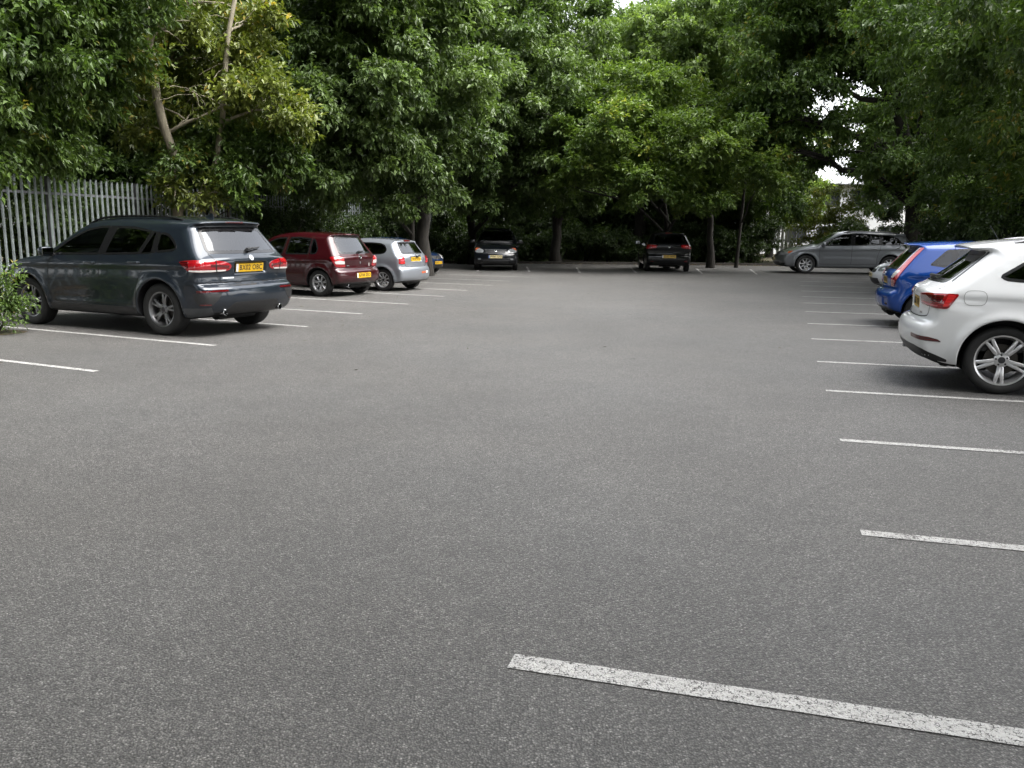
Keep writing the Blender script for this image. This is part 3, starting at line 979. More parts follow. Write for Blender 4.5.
# ---- slate grey SUV, seen from behind on its left side
SUV = dict(
    L=4.45, W=1.84, H=1.60, paint=PAINT['slate'], rw=0.352, rim=0.232, xr=0.90, xf=3.57, arch=0.398, flare=0.022, tyre_w=0.235,
    outline=[(0.60, 0.23), (0.30, 0.24), (0.10, 0.30), (0.03, 0.40), (0.0, 0.50), (0.005, 0.60), (0.03, 0.665), (0.085, 0.69), (0.105, 0.74), (0.115, 0.84),
             (0.085, 0.97), (0.10, 1.05), (0.15, 1.085), (0.25, 1.19), (0.40, 1.38), (0.47, 1.47), (0.42, 1.485), (0.36, 1.50), (0.37, 1.525), (0.55, 1.555),
             (1.0, 1.585), (1.6, 1.60), (2.1, 1.585), (2.55, 1.52), (2.95, 1.30), (3.28, 1.10), (3.45, 1.06), (3.9, 1.01), (4.2, 0.93), (4.36, 0.82), (4.42, 0.70),
             (4.45, 0.55), (4.43, 0.38), (4.30, 0.24), (3.9, 0.23), (2.2, 0.23)],
    width=[(0.15, 0.80), (0.24, 0.86), (0.34, 0.888), (0.5, 0.905), (0.72, 0.915), (0.88, 0.912), (0.96, 0.900), (1.04, 0.868), (1.2, 0.80), (1.4, 0.70), (1.55, 0.62), (1.65, 0.55)],
    creases=[((0.92, 0.86), 0.010, 0.03, 0.3, 4.0), ((0.42, 0.40), -0.012, 0.05, 1.35, 3.1)],
    taper_r=(1.0, 0.075), bow_r=0.15, bow_f=0.30, crown=0.05,
    rear_press=[(-1, 0.30, 0.835, 0.975, 0.035, 0.018), (0.0, 1.2, 0.70, 0.715, 0.012, 0.008)],
    front_press=[(0.05, 0.36, 0.62, 0.84, 0.05, 0.02)],
    side_windows=[
        win([(0.60, 1.165), (0.66, 1.125), (0.985, 1.095), (1.0, 1.375), (0.83, 1.36), (0.68, 1.26)], mat=MT['glass_dark'], r=0.07),
        win([(1.04, 1.09), (1.26, 1.075), (1.10, 1.385), (1.05, 1.38)], mat=MT['glass_dark'], r=0.02, frame=0.018),
        win([(1.285, 1.073), (1.96, 1.055), (1.86, 1.45), (1.5, 1.44), (1.13, 1.388)], mat=MT['glass_dark'], r=0.03),
        win([(2.05, 1.053), (3.05, 1.035), (3.0, 1.09), (2.72, 1.275), (2.42, 1.405), (2.15, 1.448), (1.97, 1.452)], mat=MT['glass'], r=0.04)],
    rear_window=[(0.66, 1.095), (0.565, 1.44)], windscreen=[(0.72, 1.115), (0.56, 1.49)],
    rear_glass=MT['glass_rear'],
    door_seams=[[(1.02, 1.40), (1.03, 1.10), (1.08, 0.95), (1.28, 0.78), (1.32, 0.40)], [(1.97, 1.46), (2.01, 1.06), (2.03, 0.85), (2.02, 0.40)], [(3.02, 1.03), (3.10, 0.85), (3.06, 0.40)],
                [(1.32, 0.395), (3.06, 0.395)]],
    rear_seams=[[(0.64, 1.10), (0.60, 0.98), (0.585, 0.82), (0.55, 0.735), (0.45, 0.71), (0, 0.705), (-0.45, 0.71), (-0.55, 0.735), (-0.585, 0.82), (-0.60, 0.98), (-0.64, 1.10)]],
    front_seams=[[(0.6, 0.98), (0.5, 0.87), (0, 0.86), (-0.5, 0.87), (-0.6, 0.98)]],
    handles=[(1.33, 0.965), (2.20, 0.945)], mirror=(2.98, 1.04),
    pieces=[
        dict(name='tail_light', at='corner_rear', mat=MT['red'], r=0.03, bulge=0.012, off=0.006, poly=[('s', 0.52, 0.995), ('s', 0.30, 1.015), ('r', 0.60, 1.012), ('r', 0.43, 0.985), ('r', 0.36, 0.945), ('r', 0.375, 0.895), ('r', 0.46, 0.865), ('r', 0.68, 0.86), ('s', 0.33, 0.86), ('s', 0.42, 0.92)],
             subs=[dict(name='reversing_lens', mat=MT['clear'], poly=[('s', 0.33, 0.886), ('r', 0.70, 0.890), ('r', 0.45, 0.892), ('r', 0.47, 0.873), ('r', 0.70, 0.866), ('s', 0.33, 0.866)]),
                   dict(name='lamp_band', mat=MT['red_dark'], poly=[('r', 0.69, 0.962), ('r', 0.42, 0.945), ('r', 0.40, 0.925), ('r', 0.69, 0.932)]),
                   dict(name='lamp_join', mat=MT['seam'], off=0.005, r=0.002, poly=[('r', 0.612, 1.005), ('r', 0.600, 1.005), ('r', 0.592, 0.868), ('r', 0.604, 0.868)]),
                   dict(name='lamp_edge', mat=MT['red_dark'], poly=[('s', 0.49, 0.992), ('s', 0.36, 0.995), ('s', 0.34, 0.91), ('s', 0.405, 0.925)])]),
        dict(name='reflector', at='corner_rear', mat=MT['red_dark'], r=0.006, poly=[('s', 0.24, 0.622), ('r', 0.50, 0.632), ('r', 0.50, 0.606), ('s', 0.24, 0.596)]),
        dict(name='bumper_corner_insert', at='corner_rear', mat=MT['plastic'], r=0.02, off=0.003, poly=[('s', 0.30, 0.585), ('r', 0.60, 0.59), ('r', 0.66, 0.50), ('r', 0.745, 0.425), ('s', 0.22, 0.43), ('s', 0.29, 0.50)],
             subs=[dict(name='fog_reflector', mat=MT['red_dark'], poly=[('s', 0.20, 0.452), ('r', 0.76, 0.452), ('r', 0.745, 0.432), ('s', 0.21, 0.432)])]),
        dict(name='bumper_insert', at='rear', sym=True, mat=MT['plastic'], r=0.03, off=0.003, poly=[(0.44, 0.43), (0.50, 0.38), (0.56, 0.31), (0.62, 0.27)][::-1] + []),
        dict(name='bumper_lower', at='corner_rear', mat=MT['greytrim'], r=0.01, off=0.003, poly=[('s', 0.48, 0.385), ('r', 0.74, 0.40), ('r', 0.64, 0.30), ('r', 0.70, 0.285), ('s', 0.45, 0.262)]),
        dict(name='high_brake_light', at='rear', sym=True, mat=MT['red_dark'], r=0.004, poly=[(0.17, 1.512), (0.17, 1.497)]),
        dict(name='sill_trim', at='side', mat=MT['plastic'], r=0.02, poly=[(1.34, 0.36), (3.10, 0.36), (3.10, 0.26), (1.34, 0.26)]),
        dict(name='tailgate_strip', at='rear', one=True, mat=MT['chrome'], r=0.002, poly=[(0.50, 0.785), (0.32, 0.785), (0.32, 0.771), (0.50, 0.771)]),
        dict(name='headlight', at='corner_front', mat=MT['headlamp'], r=0.03, poly=[('s', 3.95, 0.86), ('f', 0.62, 0.83), ('f', 0.42, 0.79), ('f', 0.42, 0.71), ('f', 0.62, 0.70), ('s', 4.05, 0.74)]),
        dict(name='front_intake', at='front', sym=True, mat=MT['plastic'], r=0.03, poly=[(0.55, 0.50), (0.60, 0.32)]),
        dict(name='kidney_grille', at='front', mat=MT['plastic'], r=0.04, poly=[(0.05, 0.82), (0.36, 0.83), (0.34, 0.64), (0.06, 0.63)]),
    ],
    wiper=((0.0, 1.125), (-0.30, 1.16)), aerial=('fin', 0.80), aerial_paint=True, rails=(0.72, 2.55, 0.565),
    plate_r=(0.905, 'BX02 OBC', MT['plate_pale']), plate_f=(0.50, 'BX02 OBC', MT['plate_blue'], MT['plate_w']),
    badges=[(0, 1.035, 0.042, False), (0, 0.93, 0.04, True)], exhaust=[(0.53, 0.325), (-0.53, 0.325)],
    wheel=dict(n=5, twin=0.17, root=0.5, w=(0.045, 0.028), dish=0.60, rot=0.5), alloy=MT['alloy_mid'],
    pillars=True, seat_x=2.15, seat_z=0.12, dash_x=3.0)
SUV['pieces'][3]['poly'] = [(0.40, 0.455), (0.52, 0.36), (0.55, 0.29)]

# ---- white coupe-backed SUV, seen on its right side at the tail
WSUV = dict(
    L=4.39, W=1.83, H=1.59, paint=PAINT['white'], rw=0.350, rim=0.252, xr=0.90, xf=3.50, arch=0.405, flare=0.026, tyre_w=0.235,
    outline=[(0.60, 0.24), (0.30, 0.25), (0.10, 0.33), (0.03, 0.43), (0.0, 0.54), (0.01, 0.64), (0.045, 0.695), (0.12, 0.715), (0.135, 0.78), (0.135, 0.92), (0.12, 1.00),
             (0.16, 1.055), (0.25, 1.085), (0.45, 1.235), (0.66, 1.405), (0.72, 1.455), (0.64, 1.462), (0.52, 1.468), (0.50, 1.49), (0.62, 1.518), (1.0, 1.565),
             (1.6, 1.59), (2.1, 1.57), (2.5, 1.50), (2.95, 1.26), (3.22, 1.08), (3.4, 1.04), (3.9, 0.97), (4.15, 0.89), (4.30, 0.77), (4.37, 0.65), (4.39, 0.5), (4.36, 0.36), (4.22, 0.25), (3.8, 0.24), (2.2, 0.24)],
    width=[(0.15, 0.80), (0.26, 0.855), (0.36, 0.885), (0.5, 0.902), (0.72, 0.912), (0.90, 0.91), (0.99, 0.895), (1.07, 0.860), (1.2, 0.80), (1.4, 0.695), (1.52, 0.62), (1.65, 0.55)],
    creases=[((0.98, 0.90), 0.010, 0.03, 0.3, 4.0)],
    taper_r=(1.1, 0.10), bow_r=0.16, bow_f=0.28, crown=0.05,
    rear_press=[(-1, 0.32, 0.80, 0.93, 0.03, 0.016)],
    side_windows=[
        win([(0.80, 1.19), (0.86, 1.145), (1.28, 1.115), (1.22, 1.40), (1.10, 1.385)], mat=MT['glass_dark'], r=0.04),
        win([(1.34, 1.11), (2.02, 1.075), (1.92, 1.43), (1.55, 1.435), (1.27, 1.408)], mat=MT['glass_dark'], r=0.03),
        win([(2.10, 1.073), (3.0, 1.045), (2.95, 1.09), (2.66, 1.27), (2.4, 1.38), (2.02, 1.428)], r=0.04)],
    rear_window=[(0.63, 1.10), (0.50, 1.43)], windscreen=[(0.70, 1.10), (0.56, 1.46)],
    door_seams=[[(1.24, 1.42), (1.28, 1.12), (1.32, 0.95), (1.38, 0.80), (1.38, 0.40)], [(2.04, 1.45), (2.06, 1.07), (2.06, 0.40)], [(3.0, 1.04), (3.06, 0.85), (3.02, 0.40)], [(1.38, 0.395), (3.02, 0.395)]],
    flap=[[(0.60, 0.895), (0.50, 0.90), (0.495, 1.035), (0.60, 1.045), (0.705, 1.035), (0.70, 0.90), (0.60, 0.895)]],
    rear_seams=[[(0.70, 1.08), (0.70, 0.99), (0.70, 0.80), (0.64, 0.74), (0, 0.73), (-0.64, 0.74), (-0.70, 0.80), (-0.70, 0.99), (-0.70, 1.08)]],
    handles=[(1.52, 0.985), (2.25, 0.96)], mirror=(2.93, 1.05),
    pieces=[
        dict(name='tail_light', at='corner_rear', mat=MT['red'], r=0.025, bulge=0.008, off=0.005, poly=[('s', 0.46, 1.005), ('s', 0.33, 1.003), ('r', 0.64, 0.995), ('r', 0.40, 0.975), ('r', 0.39, 0.93), ('r', 0.48, 0.875), ('r', 0.70, 0.86), ('s', 0.29, 0.85), ('s', 0.36, 0.848)],
             subs=[dict(name='lamp_band', mat=MT['red_dark'], poly=[('s', 0.32, 0.982), ('r', 0.68, 0.978), ('r', 0.44, 0.962), ('r', 0.44, 0.928), ('r', 0.68, 0.92), ('s', 0.30, 0.915)]),
                   dict(name='lamp_edge', mat=MT['red_bright'], poly=[('s', 0.43, 0.987), ('s', 0.36, 0.99), ('s', 0.31, 0.872), ('s', 0.355, 0.872)]),
                   dict(name='reversing_lens', mat=MT['pink'], poly=[('r', 0.49, 0.905), ('r', 0.70, 0.897), ('s', 0.27, 0.885), ('s', 0.27, 0.868), ('r', 0.70, 0.878), ('r', 0.50, 0.888)])]),
        dict(name='fog_light', at='corner_rear', mat=MT['red_dark'], r=0.01, poly=[('r', 0.62, 0.575), ('r', 0.74, 0.568), ('s', 0.20, 0.557), ('s', 0.30, 0.533), ('s', 0.33, 0.508), ('s', 0.20, 0.512), ('r', 0.74, 0.528), ('r', 0.62, 0.535)]),
        dict(name='diffuser', at='corner_rear', mat=MT['plastic'], r=0.02, poly=[('r', 0.30, 0.46), ('r', 0.66, 0.45), ('r', 0.80, 0.43), ('s', 0.28, 0.375), ('s', 0.40, 0.325), ('s', 0.40, 0.30), ('r', 0.74, 0.315), ('r', 0.3, 0.325)]),
        dict(name='bumper_insert', at='rear', sym=True, mat=MT['plastic'], r=0.02, poly=[(0.34, 0.46), (0.34, 0.29)]),
        dict(name='sill_trim', at='side', mat=MT['greytrim'], r=0.02, poly=[(1.36, 0.34), (3.0, 0.34), (3.0, 0.26), (1.36, 0.26)]),
        dict(name='pillar_trim', at='corner_rear', mat=MT['greytrim'], r=0.01, off=0.003, poly=[('r', 0.655, 1.13), ('r', 0.700, 1.115), ('r', 0.575, 1.43), ('r', 0.53, 1.43)]),
        dict(name='headlight', at='corner_front', mat=MT['headlamp'], r=0.03, poly=[('s', 3.95, 0.84), ('f', 0.62, 0.80), ('f', 0.42, 0.76), ('f', 0.42, 0.68), ('f', 0.62, 0.67), ('s', 4.05, 0.72)]),
        dict(name='grille', at='front', sym=True, mat=MT['plastic'], r=0.04, poly=[(0.36, 0.80), (0.38, 0.45)]),
        dict(name='tailgate_strip', at='rear', one=True, mat=MT['chrome'], r=0.002, poly=[(-0.42, 0.79), (-0.50, 0.79), (-0.50, 0.773), (-0.42, 0.773)]),
    ],
    wiper=((0.0, 1.125), (-0.34, 1.15)), rails=(0.95, 2.5, 0.56), rail_mat=MT['alloy'],
    plate_r=(0.865, 'KS63 YVH', MT['plate_pale']), plate_f=(0.45, 'KS63 YVH', MT['plate_blue'], MT['plate_w']),
    badges=[(0, 1.01, 0.045, False)], exhaust=[(0.5, 0.32)],
    wheel=dict(n=5, twin=0.135, root=0.9, w=(0.042, 0.032), dish=0.70, rot=-1.57 + 0.04), alloy=MT['alloy_bright'],
    pillars=True, seat_x=2.1, seat_z=0.10, dash_x=2.95)

HATCH_OUT = [(0.55, 0.22), (0.28, 0.23), (0.08, 0.28), (0.02, 0.36), (0.0, 0.46), (0.015, 0.555), (0.055, 0.605), (0.10, 0.625), (0.11, 0.70), (0.085, 0.84), (0.10, 0.90),
             (0.15, 0.935), (0.30, 1.12), (0.45, 1.32), (0.47, 1.37), (0.40, 1.375), (0.40, 1.395), (0.55, 1.415), (1.0, 1.44), (1.5, 1.445), (1.95, 1.41), (2.25, 1.32), (2.62, 1.08), (2.85, 0.955),
             (3.05, 0.92), (3.45, 0.84), (3.66, 0.75), (3.78, 0.63), (3.83, 0.48), (3.80, 0.33), (3.68, 0.22), (3.3, 0.21), (2.0, 0.21)]
HATCH_W = [(0.15, 0.74), (0.24, 0.785), (0.36, 0.815), (0.52, 0.828), (0.70, 0.832), (0.82, 0.825), (0.90, 0.805), (0.96, 0.775), (1.1, 0.715), (1.3, 0.625), (1.42, 0.56), (1.5, 0.5)]


def scale_outline(pts, kx, kz, dx=0):
    return [(x * kx + dx, z * kz) for x, z in pts]


def hatch(**k):
    d = dict(
        L=3.83, W=1.66, H=1.445, rw=0.302, rim=0.198, xr=0.66, xf=3.10, arch=0.342, flare=0.016, tyre_w=0.19,
        outline=HATCH_OUT, width=HATCH_W, creases=[((0.80, 0.72), 0.007, 0.03, 0.3, 3.4)],
        taper_r=(0.9, 0.075), bow_r=0.14, bow_f=0.30, crown=0.05, rear_press=[], front_press=[],
        rear_window=[(0.58, 0.95), (0.475, 1.345)], windscreen=[(0.64, 0.975), (0.52, 1.365)],
        rear_seams=[[(0.57, 1.0), (0.56, 0.84), (0.54, 0.66), (0.46, 0.632), (0, 0.628), (-0.46, 0.632), (-0.54, 0.66), (-0.56, 0.84), (-0.57, 1.0)]],
        front_seams=[[(0.62, 0.86), (0.55, 0.76), (0.4, 0.73), (0, 0.72), (-0.4, 0.73), (-0.55, 0.76), (-0.62, 0.86)]],
        handles=[(1.18, 0.80), (1.98, 0.775)], mirror=(2.55, 0.93),
        wiper=((0.0, 0.975), (-0.28, 1.0)), aerial=('rod', 1.9), seat_x=1.75, seat_z=0.0, dash_x=2.5,
        wheel=dict(n=9, w=(0.034, 0.030), dish=0.55, rot=0.2), alloy=MT['alloy'])
    d.update(k)
    return d


FRONT_BASIC = [
    dict(name='headlight', at='corner_front', mat=MT['headlamp'], r=0.04, bulge=0.015, poly=[('s', 3.38, 0.77), ('f', 0.60, 0.765), ('f', 0.42, 0.70), ('f', 0.40, 0.62), ('f', 0.55, 0.585), ('s', 3.52, 0.62)],
         subs=[dict(name='lamp_bowl', mat=MT['chrome'], r=0.03, poly=[('f', 0.60, 0.72), ('f', 0.47, 0.68), ('f', 0.46, 0.625), ('f', 0.60, 0.62)])]),
    dict(name='grille', at='front', sym=True, mat=MT['plastic'], r=0.03, poly=[(0.36, 0.67), (0.33, 0.57)]),
    dict(name='front_intake', at='front', sym=True, mat=MT['plastic'], r=0.03, poly=[(0.46, 0.40), (0.50, 0.27)]),
]

# ---- dark red five-door hatchback, left side and tail
RED = hatch(
    paint=PAINT['red'],
    side_windows=[
        win([(0.70, 1.05), (0.74, 0.945), (0.92, 0.94), (0.92, 1.29), (0.84, 1.28)], r=0.05, mat=MT['glass_dark']),
        win([(0.95, 0.938), (1.62, 0.925), (1.58, 1.315), (1.3, 1.325), (0.95, 1.295)], r=0.03, mat=MT['glass_dark']),
        win([(1.70, 0.922), (2.62, 0.905), (2.55, 0.96), (2.3, 1.135), (2.08, 1.25), (1.92, 1.30), (1.66, 1.315)], r=0.04)],
    door_seams=[[(0.93, 1.34), (0.93, 0.94), (1.00, 0.76), (1.06, 0.62), (1.06, 0.34)], [(1.64, 1.34), (1.66, 0.92), (1.68, 0.34)], [(2.60, 0.90), (2.66, 0.70), (2.62, 0.34)], [(1.06, 0.335), (2.62, 0.335)]],
    pieces=[
        dict(name='tail_light', at='corner_rear', mat=MT['red'], r=0.03, bulge=0.012, off=0.006, poly=[('s', 0.36, 0.895), ('r', 0.68, 0.905), ('r', 0.56, 0.885), ('r', 0.53, 0.80), ('r', 0.50, 0.665), ('r', 0.66, 0.66), ('s', 0.21, 0.675), ('s', 0.27, 0.80)],
             subs=[dict(name='reversing_lens', mat=MT['clear'], r=0.015, poly=[('s', 0.22, 0.795), ('r', 0.66, 0.815), ('r', 0.54, 0.80), ('r', 0.53, 0.735), ('r', 0.66, 0.735), ('s', 0.21, 0.745)]),
                   dict(name='lamp_top', mat=MT['red_bright'], r=0.02, poly=[('s', 0.25, 0.88), ('r', 0.67, 0.89), ('r', 0.57, 0.87), ('r', 0.55, 0.825), ('s', 0.22, 0.82)])]),
        dict(name='bumper_lower', at='rear', sym=True, mat=MT['plastic'], r=0.03, poly=[(0.50, 0.315), (0.62, 0.25)]),
        dict(name='high_brake_light', at='rear', sym=True, mat=MT['red_dark'], r=0.004, poly=[(0.16, 1.392), (0.16, 1.378)]),
        dict(name='tailgate_badge', at='rear', one=True, mat=MT['chrome'], r=0.003, poly=[(0.46, 0.705), (0.38, 0.705), (0.38, 0.685), (0.46, 0.685)]),
        dict(name='tailgate_lock', at='rear', sym=True, mat=MT['chrome'], r=0.012, poly=[(0.018, 0.78), (0.018, 0.73)]),
        dict(name='tailgate_scrape', at='rear', one=True, mat=MT['clear'], r=0.003, poly=[(-0.35, 0.74), (-0.37, 0.745), (-0.38, 0.665), (-0.36, 0.66)]),
    ] + FRONT_BASIC,
    plate_r=(0.475, 'GF08 0SO', MT['plate_pale']), badges=[(0, 0.88, 0.045, False), (0, 0.70, 0.04, True)], exhaust=[(0.42, 0.24)],
    wheel=dict(n=7, twin=0.11, root=1.0, w=(0.024, 0.022), dish=0.58, rot=0.2))

# ---- silver three-door hatchback
SILVER = hatch(
    paint=PAINT['silver'],
    outline=[(0.55, 0.22), (0.28, 0.23), (0.09, 0.27), (0.02, 0.36), (0.0, 0.50), (0.01, 0.60), (0.05, 0.66), (0.085, 0.68), (0.09, 0.80), (0.09, 0.94), (0.12, 1.0), (0.17, 1.03),
             (0.30, 1.20), (0.42, 1.36), (0.40, 1.40), (0.42, 1.425), (0.60, 1.45), (1.1, 1.485), (1.6, 1.49), (2.05, 1.45), (2.35, 1.35), (2.72, 1.12), (2.92, 1.0),
             (3.10, 0.96), (3.5, 0.87), (3.68, 0.78), (3.79, 0.66), (3.83, 0.48), (3.80, 0.33), (3.68, 0.22), (3.3, 0.21), (2.0, 0.21)],
    width=[(0.15, 0.75), (0.24, 0.80), (0.36, 0.83), (0.52, 0.842), (0.75, 0.845), (0.90, 0.838), (0.98, 0.815), (1.05, 0.785), (1.2, 0.72), (1.36, 0.64), (1.46, 0.575), (1.55, 0.5)],
    W=1.69, H=1.49, rw=0.318, rim=0.215, xr=0.74, arch=0.365, flare=0.026, creases=[],
    rear_press=[(-1, 0.30, 0.84, 0.965, 0.03, 0.015)],
    side_windows=[
        win([(0.62, 1.17), (0.66, 1.07), (0.80, 1.035), (1.58, 1.01), (1.56, 1.36), (1.2, 1.365), (0.86, 1.345), (0.70, 1.28)], r=0.08, mat=MT['glass_dark']),
        win([(1.66, 1.008), (2.68, 0.985), (2.62, 1.03), (2.4, 1.18), (2.18, 1.29), (1.98, 1.34), (1.64, 1.36)], r=0.04)],
    rear_window=[(0.57, 1.045), (0.47, 1.37)], windscreen=[(0.66, 1.03), (0.52, 1.41)],
    rear_seams=[[(0.57, 1.05), (0.575, 0.90), (0.56, 0.72), (0.50, 0.69), (0, 0.685), (-0.50, 0.69), (-0.56, 0.72), (-0.575, 0.90), (-0.57, 1.05)]],
    door_seams=[[(1.60, 1.38), (1.60, 1.0), (1.56, 0.70), (1.58, 0.34)], [(2.66, 0.98), (2.72, 0.75), (2.68, 0.34)], [(1.58, 0.335), (2.68, 0.335)]],
    handles=[(1.78, 0.86)], mirror=(2.6, 1.0),
    pieces=[
        dict(name='tail_light', at='corner_rear', mat=MT['red'], r=0.02, bulge=0.012, off=0.006, poly=[('s', 0.25, 0.985), ('r', 0.68, 0.99), ('r', 0.58, 0.965), ('r', 0.565, 0.775), ('r', 0.66, 0.765), ('s', 0.21, 0.775)],
             subs=[dict(name='reversing_lens', mat=MT['pink'], r=0.012, poly=[('s', 0.19, 0.895), ('r', 0.70, 0.90), ('r', 0.60, 0.90), ('r', 0.60, 0.855), ('r', 0.70, 0.85), ('s', 0.18, 0.855)]),
                   dict(name='lamp_base', mat=MT['red_bright'], r=0.01, poly=[('s', 0.18, 0.83), ('r', 0.68, 0.835), ('r', 0.585, 0.83), ('r', 0.585, 0.79), ('s', 0.19, 0.79)])]),
        dict(name='bumper_reflector', at='rear', one=True, mat=MT['amber'], r=0.01, poly=[(-0.14, 0.545), (-0.40, 0.545), (-0.40, 0.495), (-0.14, 0.485)]),
        dict(name='bumper_sticker', at='rear', one=True, mat=MT['paper'], r=0.01, poly=[(-0.41, 0.555), (-0.56, 0.555), (-0.56, 0.495), (-0.41, 0.495)]),
        dict(name='bumper_lower', at='rear', sym=True, mat=MT['plastic'], r=0.03, poly=[(0.58, 0.30), (0.62, 0.245)]),
        dict(name='high_brake_light', at='rear', sym=True, mat=MT['red_dark'], r=0.006, poly=[(0.17, 1.425), (0.17, 1.398)]),
    ] + FRONT_BASIC,
    plate_r=(0.895, 'YK07 EFA', None), badges=[(0, 1.005, 0.035, False)],
    wheel=dict(n=9, w=(0.036, 0.034), dish=0.6, rot=0.1), alloy=MT['alloy_bright'])

# ---- navy small car reversed into its bay beyond the silver one
NAVY = hatch(
    paint=PAINT['navy'],
    side_windows=RED['side_windows'], door_seams=RED['door_seams'],
    pieces=[
        dict(name='headlight', at='corner_front', mat=MT['clear'], r=0.05, bulge=0.02, poly=[('s', 3.30, 0.80), ('f', 0.60, 0.79), ('f', 0.46, 0.74), ('f', 0.40, 0.63), ('f', 0.55, 0.60), ('s', 3.50, 0.62)],
             subs=[dict(name='lamp_bowl', mat=MT['headlamp'], r=0.03, poly=[('f', 0.60, 0.74), ('f', 0.50, 0.70), ('f', 0.47, 0.64), ('f', 0.60, 0.63)])]),
        dict(name='grille', at='front', sym=True, mat=MT['plastic'], r=0.05, poly=[(0.34, 0.73), (0.28, 0.60)]),
        dict(name='front_intake', at='front', sym=True, mat=MT['plastic'], r=0.03, poly=[(0.46, 0.36), (0.50, 0.27)]),
        dict(name='fog_light', at='front', mat=MT['amber'], r=0.03, poly=[(0.60, 0.33), (0.50, 0.33), (0.50, 0.27), (0.60, 0.27)]),
        dict(name='tail_light', at='corner_rear', mat=MT['red'], r=0.03, poly=[('s', 0.30, 0.885), ('r', 0.58, 0.885), ('r', 0.54, 0.68), ('s', 0.22, 0.68)]),
    ],
    plate_f=(0.46, 'GN02 LXT', None, MT['plate_y']), plate_r=(0.475, 'GN02 LXT', None), badges=[(0, 0.665, 0.05, True)])

# ---- silver-white hatch, only its nose shows between the blue hatch and the grey estate
PALE = hatch(
    paint=PAINT['pale'],
    side_windows=RED['side_windows'], door_seams=RED['door_seams'],
    pieces=[
        dict(name='headlight', at='corner_front', mat=MT['headlamp'], r=0.05, bulge=0.015, poly=[('s', 3.30, 0.80), ('f', 0.60, 0.78), ('f', 0.42, 0.72), ('f', 0.42, 0.64), ('f', 0.55, 0.62), ('s', 3.48, 0.66)],
             subs=[dict(name='indicator', mat=MT['amber'], r=0.02, poly=[('s', 3.42, 0.755), ('s', 3.52, 0.735), ('s', 3.55, 0.69), ('s', 3.45, 0.70)])]),
        dict(name='front_intake', at='front', sym=True, mat=MT['plastic'], r=0.03, poly=[(0.58, 0.44), (0.60, 0.29)]),
        dict(name='grille', at='front', sym=True, mat=MT['plastic'], r=0.03, poly=[(0.36, 0.67), (0.33, 0.59)]),
        dict(name='fog_light', at='front', mat=MT['clear'], r=0.03, poly=[(0.70, 0.42), (0.61, 0.42), (0.61, 0.34), (0.70, 0.34)]),
        dict(name='tail_light', at='corner_rear', mat=MT['red'], r=0.03, poly=[('s', 0.30, 0.885), ('r', 0.58, 0.885), ('r', 0.54, 0.68), ('s', 0.22, 0.68)]),
    ],
    plate_f=(0.52, 'LB55 KOW', None, MT['plate_w']), plate_r=(0.475, 'LB55 KOW', None), badges=[(0, 0.70, 0.05, True)])

